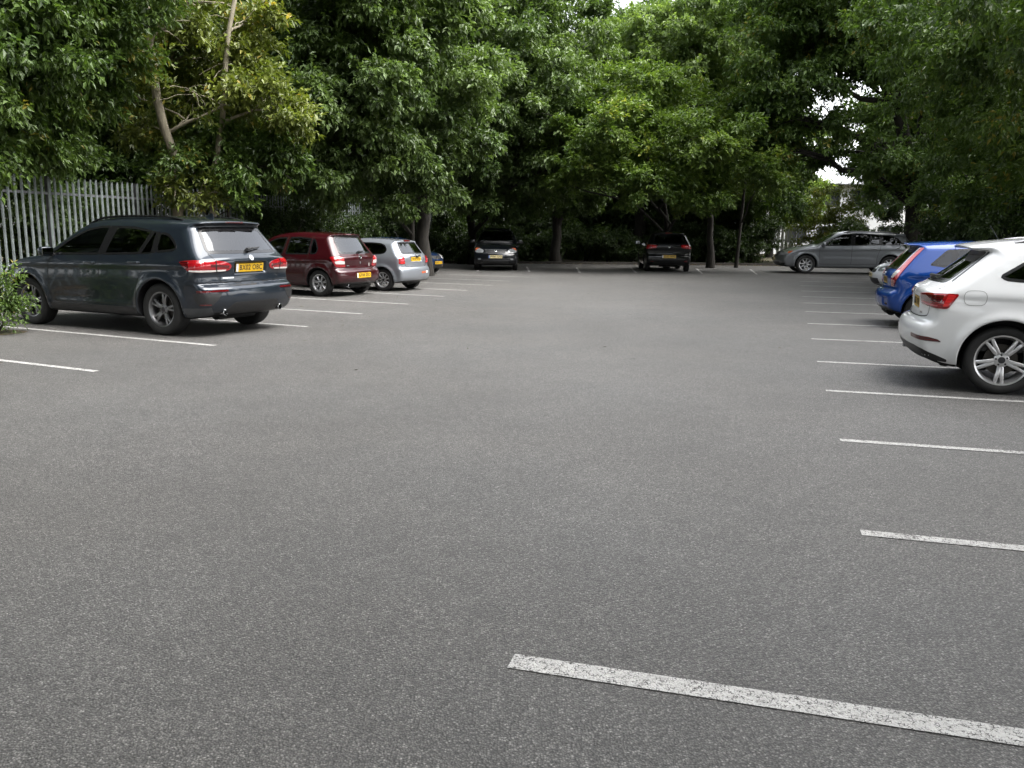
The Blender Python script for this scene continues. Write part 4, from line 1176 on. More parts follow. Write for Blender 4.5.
# ---- bright blue hatch with tall lamps up the tailgate pillars
BLUE = hatch(
    paint=PAINT['blue'], L=3.95, W=1.72, H=1.50, rw=0.31, rim=0.21, xr=0.68, xf=3.17, arch=0.355, flare=0.03,
    outline=[(0.55, 0.22), (0.28, 0.24), (0.08, 0.30), (0.02, 0.38), (0.0, 0.48), (0.015, 0.585), (0.07, 0.635), (0.115, 0.655), (0.13, 0.72), (0.10, 0.84), (0.12, 0.935),
             (0.17, 0.985), (0.32, 1.16), (0.50, 1.36), (0.54, 1.41), (0.44, 1.415), (0.34, 1.425), (0.35, 1.445), (0.55, 1.465), (1.0, 1.49), (1.5, 1.50), (1.95, 1.465), (2.3, 1.37), (2.72, 1.12), (2.95, 0.99),
             (3.15, 0.95), (3.55, 0.86), (3.76, 0.77), (3.89, 0.64), (3.95, 0.48), (3.92, 0.33), (3.8, 0.22), (3.4, 0.21), (2.0, 0.21)],
    width=[(0.15, 0.76), (0.24, 0.81), (0.36, 0.842), (0.52, 0.856), (0.72, 0.86), (0.86, 0.853), (0.95, 0.832), (1.02, 0.80), (1.15, 0.735), (1.33, 0.645), (1.46, 0.575), (1.55, 0.5)],
    creases=[((0.90, 0.74), 0.012, 0.03, 0.3, 3.4)],
    rear_press=[(-1, 0.30, 0.74, 0.86, 0.03, 0.015), (0.50, 0.70, 0.40, 0.52, 0.03, 0.02)],
    side_windows=[
        win([(0.70, 1.085), (1.08, 1.035), (1.08, 1.355), (0.98, 1.345)], r=0.035, mat=MT['glass_dark'], frame=0.035),
        win([(1.12, 1.03), (1.72, 0.99), (1.68, 1.365), (1.4, 1.375), (1.12, 1.358)], r=0.03, mat=MT['glass_dark']),
        win([(1.80, 0.985), (2.72, 0.945), (2.66, 1.0), (2.4, 1.18), (2.18, 1.29), (2.0, 1.345), (1.76, 1.365)], r=0.04)],
    rear_window=[(0.56, 1.0), (0.46, 1.385)], windscreen=[(0.66, 1.01), (0.53, 1.41)],
    rear_seams=[[(0.55, 1.02), (0.56, 0.84), (0.54, 0.69), (0.46, 0.662), (0, 0.658), (-0.46, 0.662), (-0.54, 0.69), (-0.56, 0.84), (-0.55, 1.02)]],
    door_seams=[[(1.10, 1.40), (1.10, 0.98), (1.14, 0.80), (1.16, 0.64), (1.16, 0.34)], [(1.74, 1.39), (1.76, 0.98), (1.78, 0.34)], [(2.70, 0.94), (2.76, 0.72), (2.72, 0.34)], [(1.16, 0.335), (2.72, 0.335)]],
    handles=[(1.28, 0.86), (2.05, 0.83)], mirror=(2.65, 0.97),
    pieces=[
        dict(name='tail_light', at='corner_rear', mat=MT['pink'], r=0.02, bulge=0.01, off=0.006, poly=[('r', 0.545, 1.37), ('s', 0.63, 1.375), ('s', 0.48, 1.20), ('s', 0.31, 0.985), ('s', 0.23, 0.86), ('r', 0.70, 0.72), ('r', 0.58, 0.70), ('r', 0.565, 0.86), ('r', 0.60, 1.0), ('r', 0.58, 1.2)],
             subs=[dict(name='lamp_base', mat=MT['red'], r=0.015, poly=[('s', 0.215, 0.84), ('r', 0.71, 0.74), ('r', 0.60, 0.72), ('r', 0.59, 0.78), ('r', 0.68, 0.83), ('s', 0.20, 0.90)]),
                   dict(name='reversing_lens', mat=MT['clear'], r=0.02, poly=[('s', 0.27, 0.965), ('r', 0.70, 0.985), ('r', 0.60, 0.965), ('r', 0.59, 0.86), ('r', 0.68, 0.85), ('s', 0.21, 0.90)]),
                   dict(name='lamp_edge', mat=MT['clear'], r=0.006, poly=[('r', 0.555, 1.36), ('r', 0.572, 1.36), ('r', 0.630, 1.01), ('r', 0.610, 1.01)])]),
        dict(name='bumper_lower', at='corner_rear', mat=MT['plastic'], r=0.03, poly=[('r', 0.1, 0.35), ('r', 0.60, 0.36), ('s', 0.2, 0.32), ('s', 0.2, 0.26), ('r', 0.1, 0.27)]),
        dict(name='reflector', at='corner_rear', mat=MT['red_dark'], r=0.006, poly=[('r', 0.56, 0.43), ('r', 0.70, 0.425), ('r', 0.70, 0.395), ('r', 0.56, 0.40)]),
        dict(name='high_brake_light', at='rear', sym=True, mat=MT['red_dark'], r=0.004, poly=[(0.16, 1.438), (0.16, 1.425)]),
    ] + FRONT_BASIC,
    pillars=True, plate_r=(0.80, 'FJ12 XNE', MT['plate_pale']), badges=[(0, 0.915, 0.045, False)], wheel=dict(n=8, w=(0.04, 0.034), dish=0.55, rot=0.3))

# ---- black people carrier facing out of the back row
MPV = hatch(
    paint=PAINT['black'], L=4.35, W=1.76, H=1.66, rw=0.315, rim=0.21, xr=0.78, xf=3.46, arch=0.36, flare=0.012,
    outline=[(0.55, 0.22), (0.28, 0.23), (0.08, 0.28), (0.02, 0.36), (0.0, 0.5), (0.03, 0.62), (0.07, 0.66), (0.07, 0.95), (0.12, 1.05), (0.25, 1.35), (0.36, 1.55), (0.34, 1.60),
             (0.6, 1.635), (1.2, 1.66), (1.8, 1.655), (2.3, 1.60), (2.7, 1.43), (3.15, 1.14), (3.35, 1.05), (3.6, 1.005), (3.95, 0.93), (4.14, 0.84), (4.25, 0.73), (4.31, 0.62),
             (4.345, 0.50), (4.33, 0.34), (4.2, 0.22), (3.7, 0.21), (2.2, 0.21)],
    width=[(0.15, 0.80), (0.24, 0.845), (0.36, 0.868), (0.55, 0.878), (0.78, 0.88), (0.92, 0.872), (1.0, 0.85), (1.08, 0.815), (1.3, 0.735), (1.5, 0.65), (1.62, 0.59), (1.7, 0.52)],
    side_windows=[win([(0.55, 1.10), (1.05, 1.07), (1.05, 1.50), (0.72, 1.47)], r=0.06, mat=MT['glass_dark']), win([(1.12, 1.07), (1.95, 1.05), (1.92, 1.53), (1.12, 1.505)], r=0.03, mat=MT['glass_dark']),
                  win([(2.03, 1.048), (3.1, 1.02), (3.02, 1.08), (2.75, 1.29), (2.45, 1.45), (2.25, 1.51), (2.0, 1.53)], r=0.04)],
    rear_window=[(0.66, 1.08), (0.54, 1.54)], windscreen=[(0.735, 1.085), (0.575, 1.545)],
    door_seams=[[(1.08, 1.52), (1.08, 0.9), (1.2, 0.62), (1.2, 0.36)], [(1.98, 1.55), (2.0, 0.36)], [(3.08, 1.0), (3.1, 0.36)]], rear_seams=[],
    front_seams=[[(0.66, 0.98), (0.60, 0.86), (0.45, 0.82), (0, 0.80), (-0.45, 0.82), (-0.60, 0.86), (-0.66, 0.98)]],
    handles=[(1.32, 0.93), (2.15, 0.91)], mirror=(3.0, 1.06),
    pieces=[
        dict(name='headlight', at='corner_front', mat=MT['headlamp'], r=0.04, bulge=0.012, poly=[('s', 3.92, 0.875), ('f', 0.66, 0.86), ('f', 0.46, 0.79), ('f', 0.47, 0.70), ('f', 0.62, 0.68), ('s', 4.02, 0.72)],
             subs=[dict(name='lamp_bowl', mat=MT['headlamp'], r=0.03, poly=[('f', 0.64, 0.80), ('f', 0.54, 0.77), ('f', 0.54, 0.715), ('f', 0.64, 0.71)]),
                   dict(name='indicator', mat=MT['amber'], r=0.02, poly=[('s', 3.96, 0.86), ('f', 0.765, 0.86), ('f', 0.765, 0.76), ('s', 4.0, 0.76)])]),
        dict(name='grille', at='front', sym=True, mat=MT['plastic'], r=0.03, poly=[(0.42, 0.775), (0.34, 0.665)]),
        dict(name='grille_bar', at='front', sym=True, mat=MT['greytrim'], r=0.02, off=0.012, poly=[(0.42, 0.815), (0.42, 0.775)]),
        dict(name='grille_lip', at='front', sym=True, mat=MT['greytrim'], r=0.01, off=0.012, poly=[(0.30, 0.665), (0.27, 0.645)]),
        dict(name='front_intake', at='front', sym=True, mat=MT['plastic'], r=0.03, poly=[(0.48, 0.40), (0.52, 0.28)]),
        dict(name='bumper_strip', at='front', sym=True, mat=MT['greytrim'], r=0.01, off=0.006, poly=[(0.55, 0.425), (0.55, 0.405)]),
        dict(name='fog_light', at='front', mat=MT['headlamp'], r=0.03, poly=[(0.68, 0.48), (0.57, 0.48), (0.57, 0.42), (0.68, 0.42)]),
        dict(name='tail_light', at='corner_rear', mat=MT['red'], r=0.03, poly=[('s', 0.34, 1.1), ('r', 0.68, 1.1), ('r', 0.64, 0.74), ('s', 0.24, 0.74)]),
    ],
    plate_f=(0.545, 'PV08 TDO', MT['plate_blue'], MT['plate_w']), plate_r=(0.82, 'PV08 TDO', MT['plate_blue']), badges=[(0, 0.755, 0.062, True)],
    rails=(0.7, 2.35, 0.54), rail_mat=MT['alloy'], papers=[(0.55, 0.16), (0.15, 0.12), (-0.35, 0.18), (-0.55, 0.12)], pillars=True, seat_x=2.2, seat_z=0.15, dash_x=3.0)
del MPV['aerial'], MPV['wiper']

# ---- black hatch in the back row, seen from behind
BHATCH = hatch(
    paint=PAINT['black2'], L=4.25, W=1.77, H=1.56, rw=0.318, rim=0.21, xr=0.74, xf=3.32, arch=0.362, flare=0.014,
    outline=[(0.55, 0.22), (0.28, 0.24), (0.08, 0.30), (0.02, 0.38), (0.0, 0.50), (0.015, 0.60), (0.07, 0.65), (0.115, 0.67), (0.12, 0.80), (0.075, 0.93), (0.085, 0.99),
             (0.15, 1.03), (0.30, 1.20), (0.48, 1.40), (0.50, 1.45), (0.40, 1.455), (0.40, 1.48), (0.6, 1.51), (1.1, 1.55), (1.6, 1.56), (2.1, 1.53), (2.5, 1.42), (3.0, 1.12), (3.2, 1.02),
             (3.4, 0.98), (3.85, 0.88), (4.06, 0.78), (4.19, 0.65), (4.25, 0.48), (4.22, 0.33), (4.1, 0.22), (3.6, 0.21), (2.0, 0.21)],
    width=[(0.15, 0.79), (0.24, 0.84), (0.36, 0.868), (0.55, 0.882), (0.75, 0.885), (0.92, 0.88), (1.0, 0.86), (1.07, 0.828), (1.25, 0.75), (1.42, 0.66), (1.52, 0.60), (1.6, 0.52)],
    side_windows=[win([(0.62, 1.12), (0.98, 1.08), (0.98, 1.42), (0.80, 1.40)], r=0.05, mat=MT['glass_dark']), win([(1.05, 1.075), (1.8, 1.05), (1.78, 1.44), (1.05, 1.425)], r=0.03, mat=MT['glass_dark']),
                  win([(1.88, 1.048), (2.92, 1.01), (2.86, 1.06), (2.6, 1.23), (2.35, 1.36), (2.15, 1.42), (1.85, 1.44)], r=0.04)],
    rear_window=[(0.60, 1.05), (0.50, 1.425)], windscreen=[(0.70, 1.05), (0.56, 1.46)],
    rear_seams=[[(0.62, 1.06), (0.60, 0.84), (0.57, 0.71), (0.5, 0.675), (0, 0.67), (-0.5, 0.675), (-0.57, 0.71), (-0.60, 0.84), (-0.62, 1.06)]],
    door_seams=[[(1.02, 1.45), (1.02, 0.95), (1.14, 0.66), (1.14, 0.36)], [(1.84, 1.46), (1.86, 0.36)], [(2.9, 1.0), (2.92, 0.36)]],
    handles=[(1.28, 0.92), (2.05, 0.89)], mirror=(2.82, 1.03),
    pieces=[
        dict(name='tail_light', at='corner_rear', mat=MT['red'], r=0.025, bulge=0.01, off=0.006, poly=[('s', 0.46, 1.03), ('r', 0.72, 1.03), ('r', 0.48, 1.02), ('r', 0.44, 0.97), ('r', 0.48, 0.91), ('r', 0.66, 0.885), ('s', 0.22, 0.87), ('s', 0.36, 0.90)],
             subs=[dict(name='lamp_spot', mat=MT['red_bright'], r=0.03, poly=[('r', 0.62, 1.01), ('r', 0.50, 1.0), ('r', 0.50, 0.935), ('r', 0.62, 0.92)]),
                   dict(name='lamp_edge', mat=MT['pink'], r=0.004, poly=[('r', 0.675, 1.015), ('r', 0.655, 1.012), ('r', 0.65, 0.90), ('r', 0.67, 0.895)])]),
        dict(name='tailgate_band', at='rear', sym=True, mat=MT['greytrim'], r=0.015, off=0.006, poly=[(0.42, 1.03), (0.40, 0.985)]),
        dict(name='high_brake_light', at='rear', sym=True, mat=MT['red'], r=0.004, poly=[(0.13, 1.48), (0.13, 1.46)]),
        dict(name='reflector', at='corner_rear', mat=MT['red_dark'], r=0.006, poly=[('r', 0.58, 0.43), ('r', 0.70, 0.425), ('r', 0.70, 0.385), ('r', 0.58, 0.39)]),
        dict(name='bumper_strip', at='rear', sym=True, mat=MT['greytrim'], r=0.008, off=0.006, poly=[(0.62, 0.50), (0.62, 0.485)]),
        dict(name='bumper_lower', at='rear', sym=True, mat=MT['plastic'], r=0.03, poly=[(0.60, 0.37), (0.64, 0.26)]),
    ] + [],
    plate_r=(0.585, 'SD57 WRE', MT['plate_pale']), badges=[(0, 0.955, 0.05, False)], pillars=True, seat_x=1.95, seat_z=0.07, dash_x=2.8)

# ---- grey estate parked across the far right corner
ESTATE = hatch(
    paint=PAINT['grey'], L=4.70, W=1.80, H=1.47, rw=0.316, rim=0.215, xr=0.98, xf=3.72, arch=0.362, flare=0.018,
    outline=[(0.7, 0.22), (0.3, 0.23), (0.08, 0.28), (0.02, 0.38), (0.0, 0.52), (0.03, 0.62), (0.09, 0.65), (0.09, 0.85), (0.12, 0.95), (0.25, 1.12), (0.45, 1.33), (0.38, 1.365), (0.40, 1.385),
             (0.8, 1.425), (1.5, 1.46), (2.1, 1.47), (2.5, 1.445), (2.8, 1.36), (3.25, 1.10), (3.5, 0.98), (3.7, 0.945), (4.15, 0.87), (4.42, 0.78), (4.58, 0.66), (4.68, 0.52), (4.69, 0.40),
             (4.62, 0.27), (4.4, 0.21), (3.6, 0.20), (2.2, 0.20)],
    width=[(0.15, 0.80), (0.24, 0.85), (0.36, 0.88), (0.52, 0.892), (0.72, 0.898), (0.85, 0.89), (0.92, 0.87), (0.99, 0.835), (1.15, 0.765), (1.32, 0.68), (1.42, 0.62), (1.5, 0.54)],
    creases=[((0.84, 0.76), 0.012, 0.03, 0.3, 4.2), ((0.56, 0.56), -0.008, 0.03, 1.4, 3.3)],
    side_windows=[win([(0.62, 1.06), (0.70, 1.00), (1.28, 0.985), (1.28, 1.335), (0.9, 1.305), (0.74, 1.22)], r=0.07, mat=MT['glass_dark'], frame=0.03),
                  win([(1.34, 0.983), (2.18, 0.965), (2.14, 1.37), (1.8, 1.365), (1.34, 1.34)], r=0.03, mat=MT['glass_dark']),
                  win([(2.27, 0.963), (3.30, 0.94), (3.22, 0.985), (2.95, 1.15), (2.72, 1.27), (2.5, 1.345), (2.23, 1.37)], r=0.04)],
    rear_window=[(0.62, 0.98), (0.50, 1.31)], windscreen=[(0.70, 1.0), (0.56, 1.385)],
    rear_seams=[], front_seams=[[(0.68, 0.86), (0.60, 0.76), (0.4, 0.72), (0, 0.70), (-0.4, 0.72), (-0.60, 0.76), (-0.68, 0.86)]],
    door_seams=[[(1.31, 1.37), (1.31, 0.9), (1.42, 0.62), (1.42, 0.34)], [(2.22, 1.39), (2.24, 0.95), (2.25, 0.34)], [(3.28, 0.93), (3.30, 0.7), (3.26, 0.34)], [(1.42, 0.335), (3.26, 0.335)]],
    handles=[(1.52, 0.86), (2.40, 0.84)], mirror=(3.18, 0.96),
    pieces=[
        dict(name='headlight', at='corner_front', mat=MT['headlamp'], r=0.04, poly=[('s', 4.12, 0.80), ('f', 0.66, 0.77), ('f', 0.42, 0.69), ('f', 0.42, 0.62), ('f', 0.6, 0.60), ('s', 4.30, 0.65)],
             subs=[dict(name='indicator', mat=MT['amber'], r=0.02, poly=[('s', 4.16, 0.775), ('s', 4.30, 0.745), ('s', 4.33, 0.68), ('s', 4.24, 0.70)])]),
        dict(name='front_intake', at='front', sym=True, mat=MT['plastic'], r=0.03, poly=[(0.6, 0.40), (0.62, 0.28)]),
        dict(name='grille', at='front', sym=True, mat=MT['plastic'], r=0.03, poly=[(0.36, 0.68), (0.33, 0.58)]),
        dict(name='tail_light', at='corner_rear', mat=MT['red_dark'], r=0.03, poly=[('s', 0.50, 0.93), ('r', 0.68, 0.93), ('r', 0.60, 0.92), ('r', 0.58, 0.76), ('r', 0.7, 0.74), ('s', 0.30, 0.76)]),
        dict(name='bumper_lower', at='corner_front', mat=MT['plastic'], r=0.02, poly=[('f', 0.64, 0.36), ('s', 4.40, 0.36), ('s', 4.40, 0.26), ('f', 0.64, 0.27)]),
    ],
    plate_r=(0.76, 'HN09 UYC', None), plate_f=(0.48, 'HN09 UYC', None, MT['plate_w']), pillars=True, seat_x=2.3, seat_z=0.02, dash_x=3.15,
    wheel=dict(n=8, w=(0.05, 0.035), dish=0.6, rot=0.15), alloy=MT['alloy'], rails=(0.7, 2.5, 0.58))
del ESTATE['aerial'], ESTATE['wiper']
# ================================================================== GROUND
def mat_asphalt(name='asphalt', tone=1.0):
    m, nt, b = new_mat(name)
    tc = N(nt, 'ShaderNodeTexCoord'); co = tc.outputs['Object']
    wn = N(nt, 'ShaderNodeTexNoise', i_Scale=60.0, i_Detail=2.0); lk(nt, co, wn.inputs['Vector'])
    wob = N(nt, 'ShaderNodeMix', data_type='VECTOR'); wob.inputs[0].default_value = 0.006
    lk(nt, co, wob.inputs[4]); lk(nt, wn.outputs['Color'], wob.inputs[5])
    vo = N(nt, 'ShaderNodeTexVoronoi', i_Scale=124.0, i_Randomness=1.0); lk(nt, wob.outputs[1], vo.inputs['Vector'])
    v2 = N(nt, 'ShaderNodeTexVoronoi', i_Scale=260.0); lk(nt, co, v2.inputs['Vector'])
    sp = N(nt, 'ShaderNodeSeparateColor'); lk(nt, vo.outputs['Color'], sp.inputs[0])
    sp2 = N(nt, 'ShaderNodeSeparateColor'); lk(nt, v2.outputs['Color'], sp2.inputs[0])
    stone = ramp(nt, sp.outputs[0], [(0.0, (0.056, 0.0538, 0.0508)), (0.45, (0.099, 0.0955, 0.0905)), (0.82, (0.138, 0.1335, 0.127)), (0.95, (0.185, 0.179, 0.170)), (1.0, (0.26, 0.252, 0.24))])
    fine = ramp(nt, sp2.outputs[1], [(0.0, 0.80), (0.6, 1.0), (0.9, 1.2), (1.0, 1.45)])
    c = mixc(nt, 1.0, stone, fine, 'MULTIPLY')
    gap = ramp(nt, vo.outputs['Distance'], [(0.32, 1.0), (0.66, 0.30)])
    c = mixc(nt, 0.85, c, gap, 'MULTIPLY')
    # wear: broad paler and darker patches, wheel-track sweeps, old oil spots
    for sc, lo, hi, fac in ((0.16, 0.74, 1.24, 0.9), (1.1, 0.86, 1.14, 0.7), (6.0, 0.88, 1.12, 0.7)):
        n = N(nt, 'ShaderNodeTexNoise', i_Scale=sc, i_Detail=4.0, i_Roughness=0.55); lk(nt, co, n.inputs['Vector'])
        c = mixc(nt, fac, c, ramp(nt, n.outputs['Fac'], [(0.28, lo), (0.72, hi)]), 'MULTIPLY')
    n = N(nt, 'ShaderNodeTexNoise', i_Scale=0.35, i_Detail=3.0); lk(nt, co, n.inputs['Vector'])
    c = mixc(nt, 0.5, c, ramp(nt, n.outputs['Fac'], [(0.35, (1.025, 1.0, 0.97)), (0.65, (0.98, 1.0, 1.02))]), 'MULTIPLY')
    vs = N(nt, 'ShaderNodeTexVoronoi', i_Scale=0.9); lk(nt, co, vs.inputs['Vector'])
    ss = N(nt, 'ShaderNodeSeparateColor'); lk(nt, vs.outputs['Color'], ss.inputs[0])
    spot = ramp(nt, vs.outputs['Distance'], [(0.02, 0.45), (0.06, 1.0)])
    sel = ramp(nt, ss.outputs[2], [(0.62, 0.0), (0.64, 1.0)])
    c = mixc(nt, sel, c, mixc(nt, 1.0, c, spot, 'MULTIPLY'))
    if tone != 1.0: c = mixc(nt, 1.0, c, (tone, tone, tone), 'MULTIPLY')
    lk(nt, c, b.inputs['Base Color'])
    b.inputs['Roughness'].default_value = 0.62
    b.inputs['Specular IOR Level'].default_value = 0.6
    hgt = N(nt, 'ShaderNodeMath', operation='SUBTRACT'); hgt.inputs[0].default_value = 1.0; lk(nt, vo.outputs['Distance'], hgt.inputs[1])
    bp = N(nt, 'ShaderNodeBump', i_Strength=0.85, i_Distance=0.007); lk(nt, hgt.outputs[0], bp.inputs['Height'])
    b2 = N(nt, 'ShaderNodeBump', i_Strength=0.5, i_Distance=0.003); lk(nt, sp2.outputs[0], b2.inputs['Height']); lk(nt, bp.outputs['Normal'], b2.inputs['Normal'])
    lk(nt, b2.outputs['Normal'], b.inputs['Normal'])
    return m, nt, b, c


M_ASPHALT = mat_asphalt()[0]


def mat_line(name, wear):
    """road paint: worn off the stones in flecks"""
    m, nt, b, ca = mat_asphalt(name)
    tc = N(nt, 'ShaderNodeTexCoord'); co = tc.outputs['Object']
    n = N(nt, 'ShaderNodeTexNoise', i_Scale=75.0, i_Detail=4.0, i_Roughness=0.7); lk(nt, co, n.inputs['Vector'])
    n2 = N(nt, 'ShaderNodeTexNoise', i_Scale=4.0, i_Detail=3.0); lk(nt, co, n2.inputs['Vector'])
    ad = N(nt, 'ShaderNodeMath', operation='MULTIPLY_ADD'); lk(nt, n2.outputs['Fac'], ad.inputs[0]); ad.inputs[1].default_value = 0.45; lk(nt, n.outputs['Fac'], ad.inputs[2])
    k = ramp(nt, ad.outputs[0], [(wear - 0.03, 0.0), (wear + 0.03, 1.0)])
    cr = N(nt, 'ShaderNodeTexVoronoi', feature='DISTANCE_TO_EDGE', i_Scale=85.0); lk(nt, co, cr.inputs['Vector'])
    cn = N(nt, 'ShaderNodeTexNoise', i_Scale=48.0, i_Detail=5.0); lk(nt, co, cn.inputs['Vector'])
    ct = N(nt, 'ShaderNodeMapRange'); ct.inputs['From Min'].default_value = 0.44; ct.inputs['From Max'].default_value = 0.72; ct.inputs['To Min'].default_value = 0.0; ct.inputs['To Max'].default_value = 0.16
    lk(nt, cn.outputs['Fac'], ct.inputs['Value'])
    cg = N(nt, 'ShaderNodeMath', operation='GREATER_THAN'); lk(nt, cr.outputs['Distance'], cg.inputs[0]); lk(nt, ct.outputs['Result'], cg.inputs[1])
    km = N(nt, 'ShaderNodeMath', operation='MULTIPLY'); lk(nt, k, km.inputs[0]); lk(nt, cg.outputs[0], km.inputs[1]); k = km.outputs[0]
    dn = N(nt, 'ShaderNodeTexNoise', i_Scale=18.0, i_Detail=6.0); lk(nt, co, dn.inputs['Vector'])
    wc = ramp(nt, dn.outputs['Fac'], [(0.3, (0.36, 0.355, 0.342)), (0.7, (0.48, 0.475, 0.46))])
    lk(nt, mixc(nt, k, ca, wc), b.inputs['Base Color'])
    b.inputs['Roughness'].default_value = 0.7
    return m


M_LINE = mat_line('bay_paint', 0.60)
M_LINE_OLD = mat_line('worn_bay_paint', 0.66)


def sheet(name, pts, z, mat, kind='structure', label=None, cat=None, group=None):
    b = MB(); b.add([(p[0], p[1], z) for p in pts], [tuple(range(len(pts)))])
    me = bpy.data.meshes.new(name); me.from_pydata(b.v, [], b.f)
    if me.polygons[0].normal.z < 0: me.flip_normals()
    o = link(name, me, None, mat); tag(o, label, cat, group, kind)
    return o


def mat_soil():
    m, nt, b = new_mat('woodland_soil')
    tc = N(nt, 'ShaderNodeTexCoord'); co = tc.outputs['Object']
    n = N(nt, 'ShaderNodeTexNoise', i_Scale=1.5, i_Detail=8.0, i_Roughness=0.7); lk(nt, co, n.inputs['Vector'])
    v = N(nt, 'ShaderNodeTexVoronoi', i_Scale=14.0); lk(nt, co, v.inputs['Vector'])
    s = N(nt, 'ShaderNodeSeparateColor'); lk(nt, v.outputs['Color'], s.inputs[0])
    c = ramp(nt, s.outputs[0], [(0.0, (0.03, 0.022, 0.014)), (0.5, (0.055, 0.04, 0.022)), (0.85, (0.10, 0.07, 0.035)), (1.0, (0.05, 0.065, 0.02))])
    c = mixc(nt, ramp(nt, n.outputs['Fac'], [(0.45, 0.0), (0.6, 0.8)]), c, (0.03, 0.04, 0.012))
    lk(nt, c, b.inputs['Base Color']); b.inputs['Roughness'].default_value = 0.95
    bp = N(nt, 'ShaderNodeBump', i_Strength=1.0, i_Distance=0.05); lk(nt, v.outputs['Distance'], bp.inputs['Height']); lk(nt, bp.outputs['Normal'], b.inputs['Normal'])
    return m


M_SOIL = mat_soil()
sheet('ground', [(-400, -400), (400, -400), (400, 400), (-400, 400)], -0.012, M_SOIL)

# fence line and tarmac outline
FA = np.array([-9.75, 15.7]); FDIR = np.array([math.sin(R(12.6)), math.cos(R(12.6))])


def fence_pt(t): return FA + FDIR * t


FL0, FL1 = fence_pt(-14), fence_pt(23.0)
FIN = np.array([FDIR[1], -FDIR[0]])          # away from the fence, into the car park
BK = [gp(432, 262.8), gp(520, 263.6), gp(600, 264.2), gp(700, 265.0), gp(790, 266.0)]
c_l0, c_l1 = FL0 + FIN * 0.45, FL1 + FIN * 0.5
right_edge = [gp(905, 266.5), np.array([17.6, 31.0]), np.array([13.4, 17.5]), np.array([10.6, 8.0]), np.array([7.4, -6.0])]
OUT = [c_l0, c_l1] + BK + right_edge + [np.array([6.0, -16.0]), np.array([-16.0, -16.0])]
sheet('car_park', OUT, 0.0, M_ASPHALT)

M_KERB = simple('concrete_kerb', (0.06, 0.055, 0.048), 0.85, noise=0.35, nscale=9)


def kerb(pts, name):
    P = resample(np.array(pts), 0.91); b = MB()
    for a, c in zip(P[:-1], P[1:]):
        d = c - a; L = np.hypot(*d)
        b.box(((a[0] + c[0]) / 2, (a[1] + c[1]) / 2, 0.045), (L - 0.008, 0.125, 0.13), math.atan2(d[1], d[0]))
    o = b.build(name, M_KERB); tag(o, kind='structure'); return o


kerb([c_l1] + BK + right_edge[:2], 'kerb')
kerb(right_edge[1:], 'kerb')

# ---- painted bay lines (end nearest the aisle first)
RIGHT_DIR = np.array([math.cos(R(-15.6)), math.sin(R(-15.6))])
LEFT_DIR = np.array([math.cos(R(154.2)), math.sin(R(154.2))])


def bay_line(a, d, length, w, label, group, mat):
    n = np.array([-d[1], d[0]]) * w / 2
    a = np.array(a); e = a + d * length
    sheet('bay_line', [a + n, a - n, e - n, e + n], 0.004, mat, 'structure', label, 'bay marking', group)


RL = [(860.8, 533), (840, 440.3), (825.8, 390.8), (817, 361.7), (811.4, 339), (807.5, 323.6), (805.2, 311.7), (803.4, 303), (802.3, 296.7), (801, 291), (800.2, 285.7), (799.7, 281.4), (798.2, 277.3)]
LLn = [(96.3, 371.6), (214.8, 345.7), (307.1, 326.8), (362, 314), (408.9, 304.3), (444, 296.5), (467.7, 290.6), (492.3, 285.5), (509.4, 281.3), (529.2, 277.3)]
bay_line(gp(511, 661.5), (gp(1024, 738.5) - gp(511, 661.5)) / np.linalg.norm(gp(1024, 738.5) - gp(511, 661.5)), 6.0, 0.105, 'long white bay line in the foreground, nearest of all the lines', 'right bay lines', M_LINE)
ORD = ['nearest', 'second nearest', 'third nearest', 'fourth nearest', 'fifth nearest', 'sixth nearest', 'seventh nearest', 'eighth nearest', 'ninth nearest', 'tenth nearest', 'eleventh nearest', 'second farthest', 'farthest']
for i, p in enumerate(RL):
    bay_line(gp(*p), RIGHT_DIR, 4.9, 0.085, ORD[i] + ' short white bay line in the row on the right', 'right bay lines', M_LINE if i < 12 else M_LINE_OLD)
for i, p in enumerate(LLn):
    bay_line(gp(*p), LEFT_DIR, 4.7 if i < 8 else 3.6, 0.085, (ORD[i] if i < 8 else ('second farthest', 'farthest')[i - 8]) + ' white bay line in the row on the left', 'left bay lines', M_LINE if i < 8 else M_LINE_OLD)
for a, b_ in (((580, 272.9), (576, 266.4)), ((636.1, 272.9), (629.6, 266.6)), ((702, 273.7), (694.7, 267)), ((529.3, 272), (526.3, 265.5)), ((757, 274.6), (748, 267.6)), ((478, 271.2), (476, 264.6))):
    A, B = gp(*a), gp(*b_); d = B - A; L = min(4.6, np.linalg.norm(d))
    bay_line(A, d / np.linalg.norm(d), L, 0.085, 'faint white bay line at the far end under the trees', 'far bay lines', M_LINE_OLD)

# ================================================================== FENCE
M_STEEL = simple('galvanised_steel', (0.17, 0.195, 0.195), 0.5, metal=0.35, noise=0.3, nscale=7)
M_STEEL_POST = simple('weathered_steel', (0.12, 0.125, 0.13), 0.55, metal=0.3, noise=0.3, nscale=5)
FENCE_H = 2.55


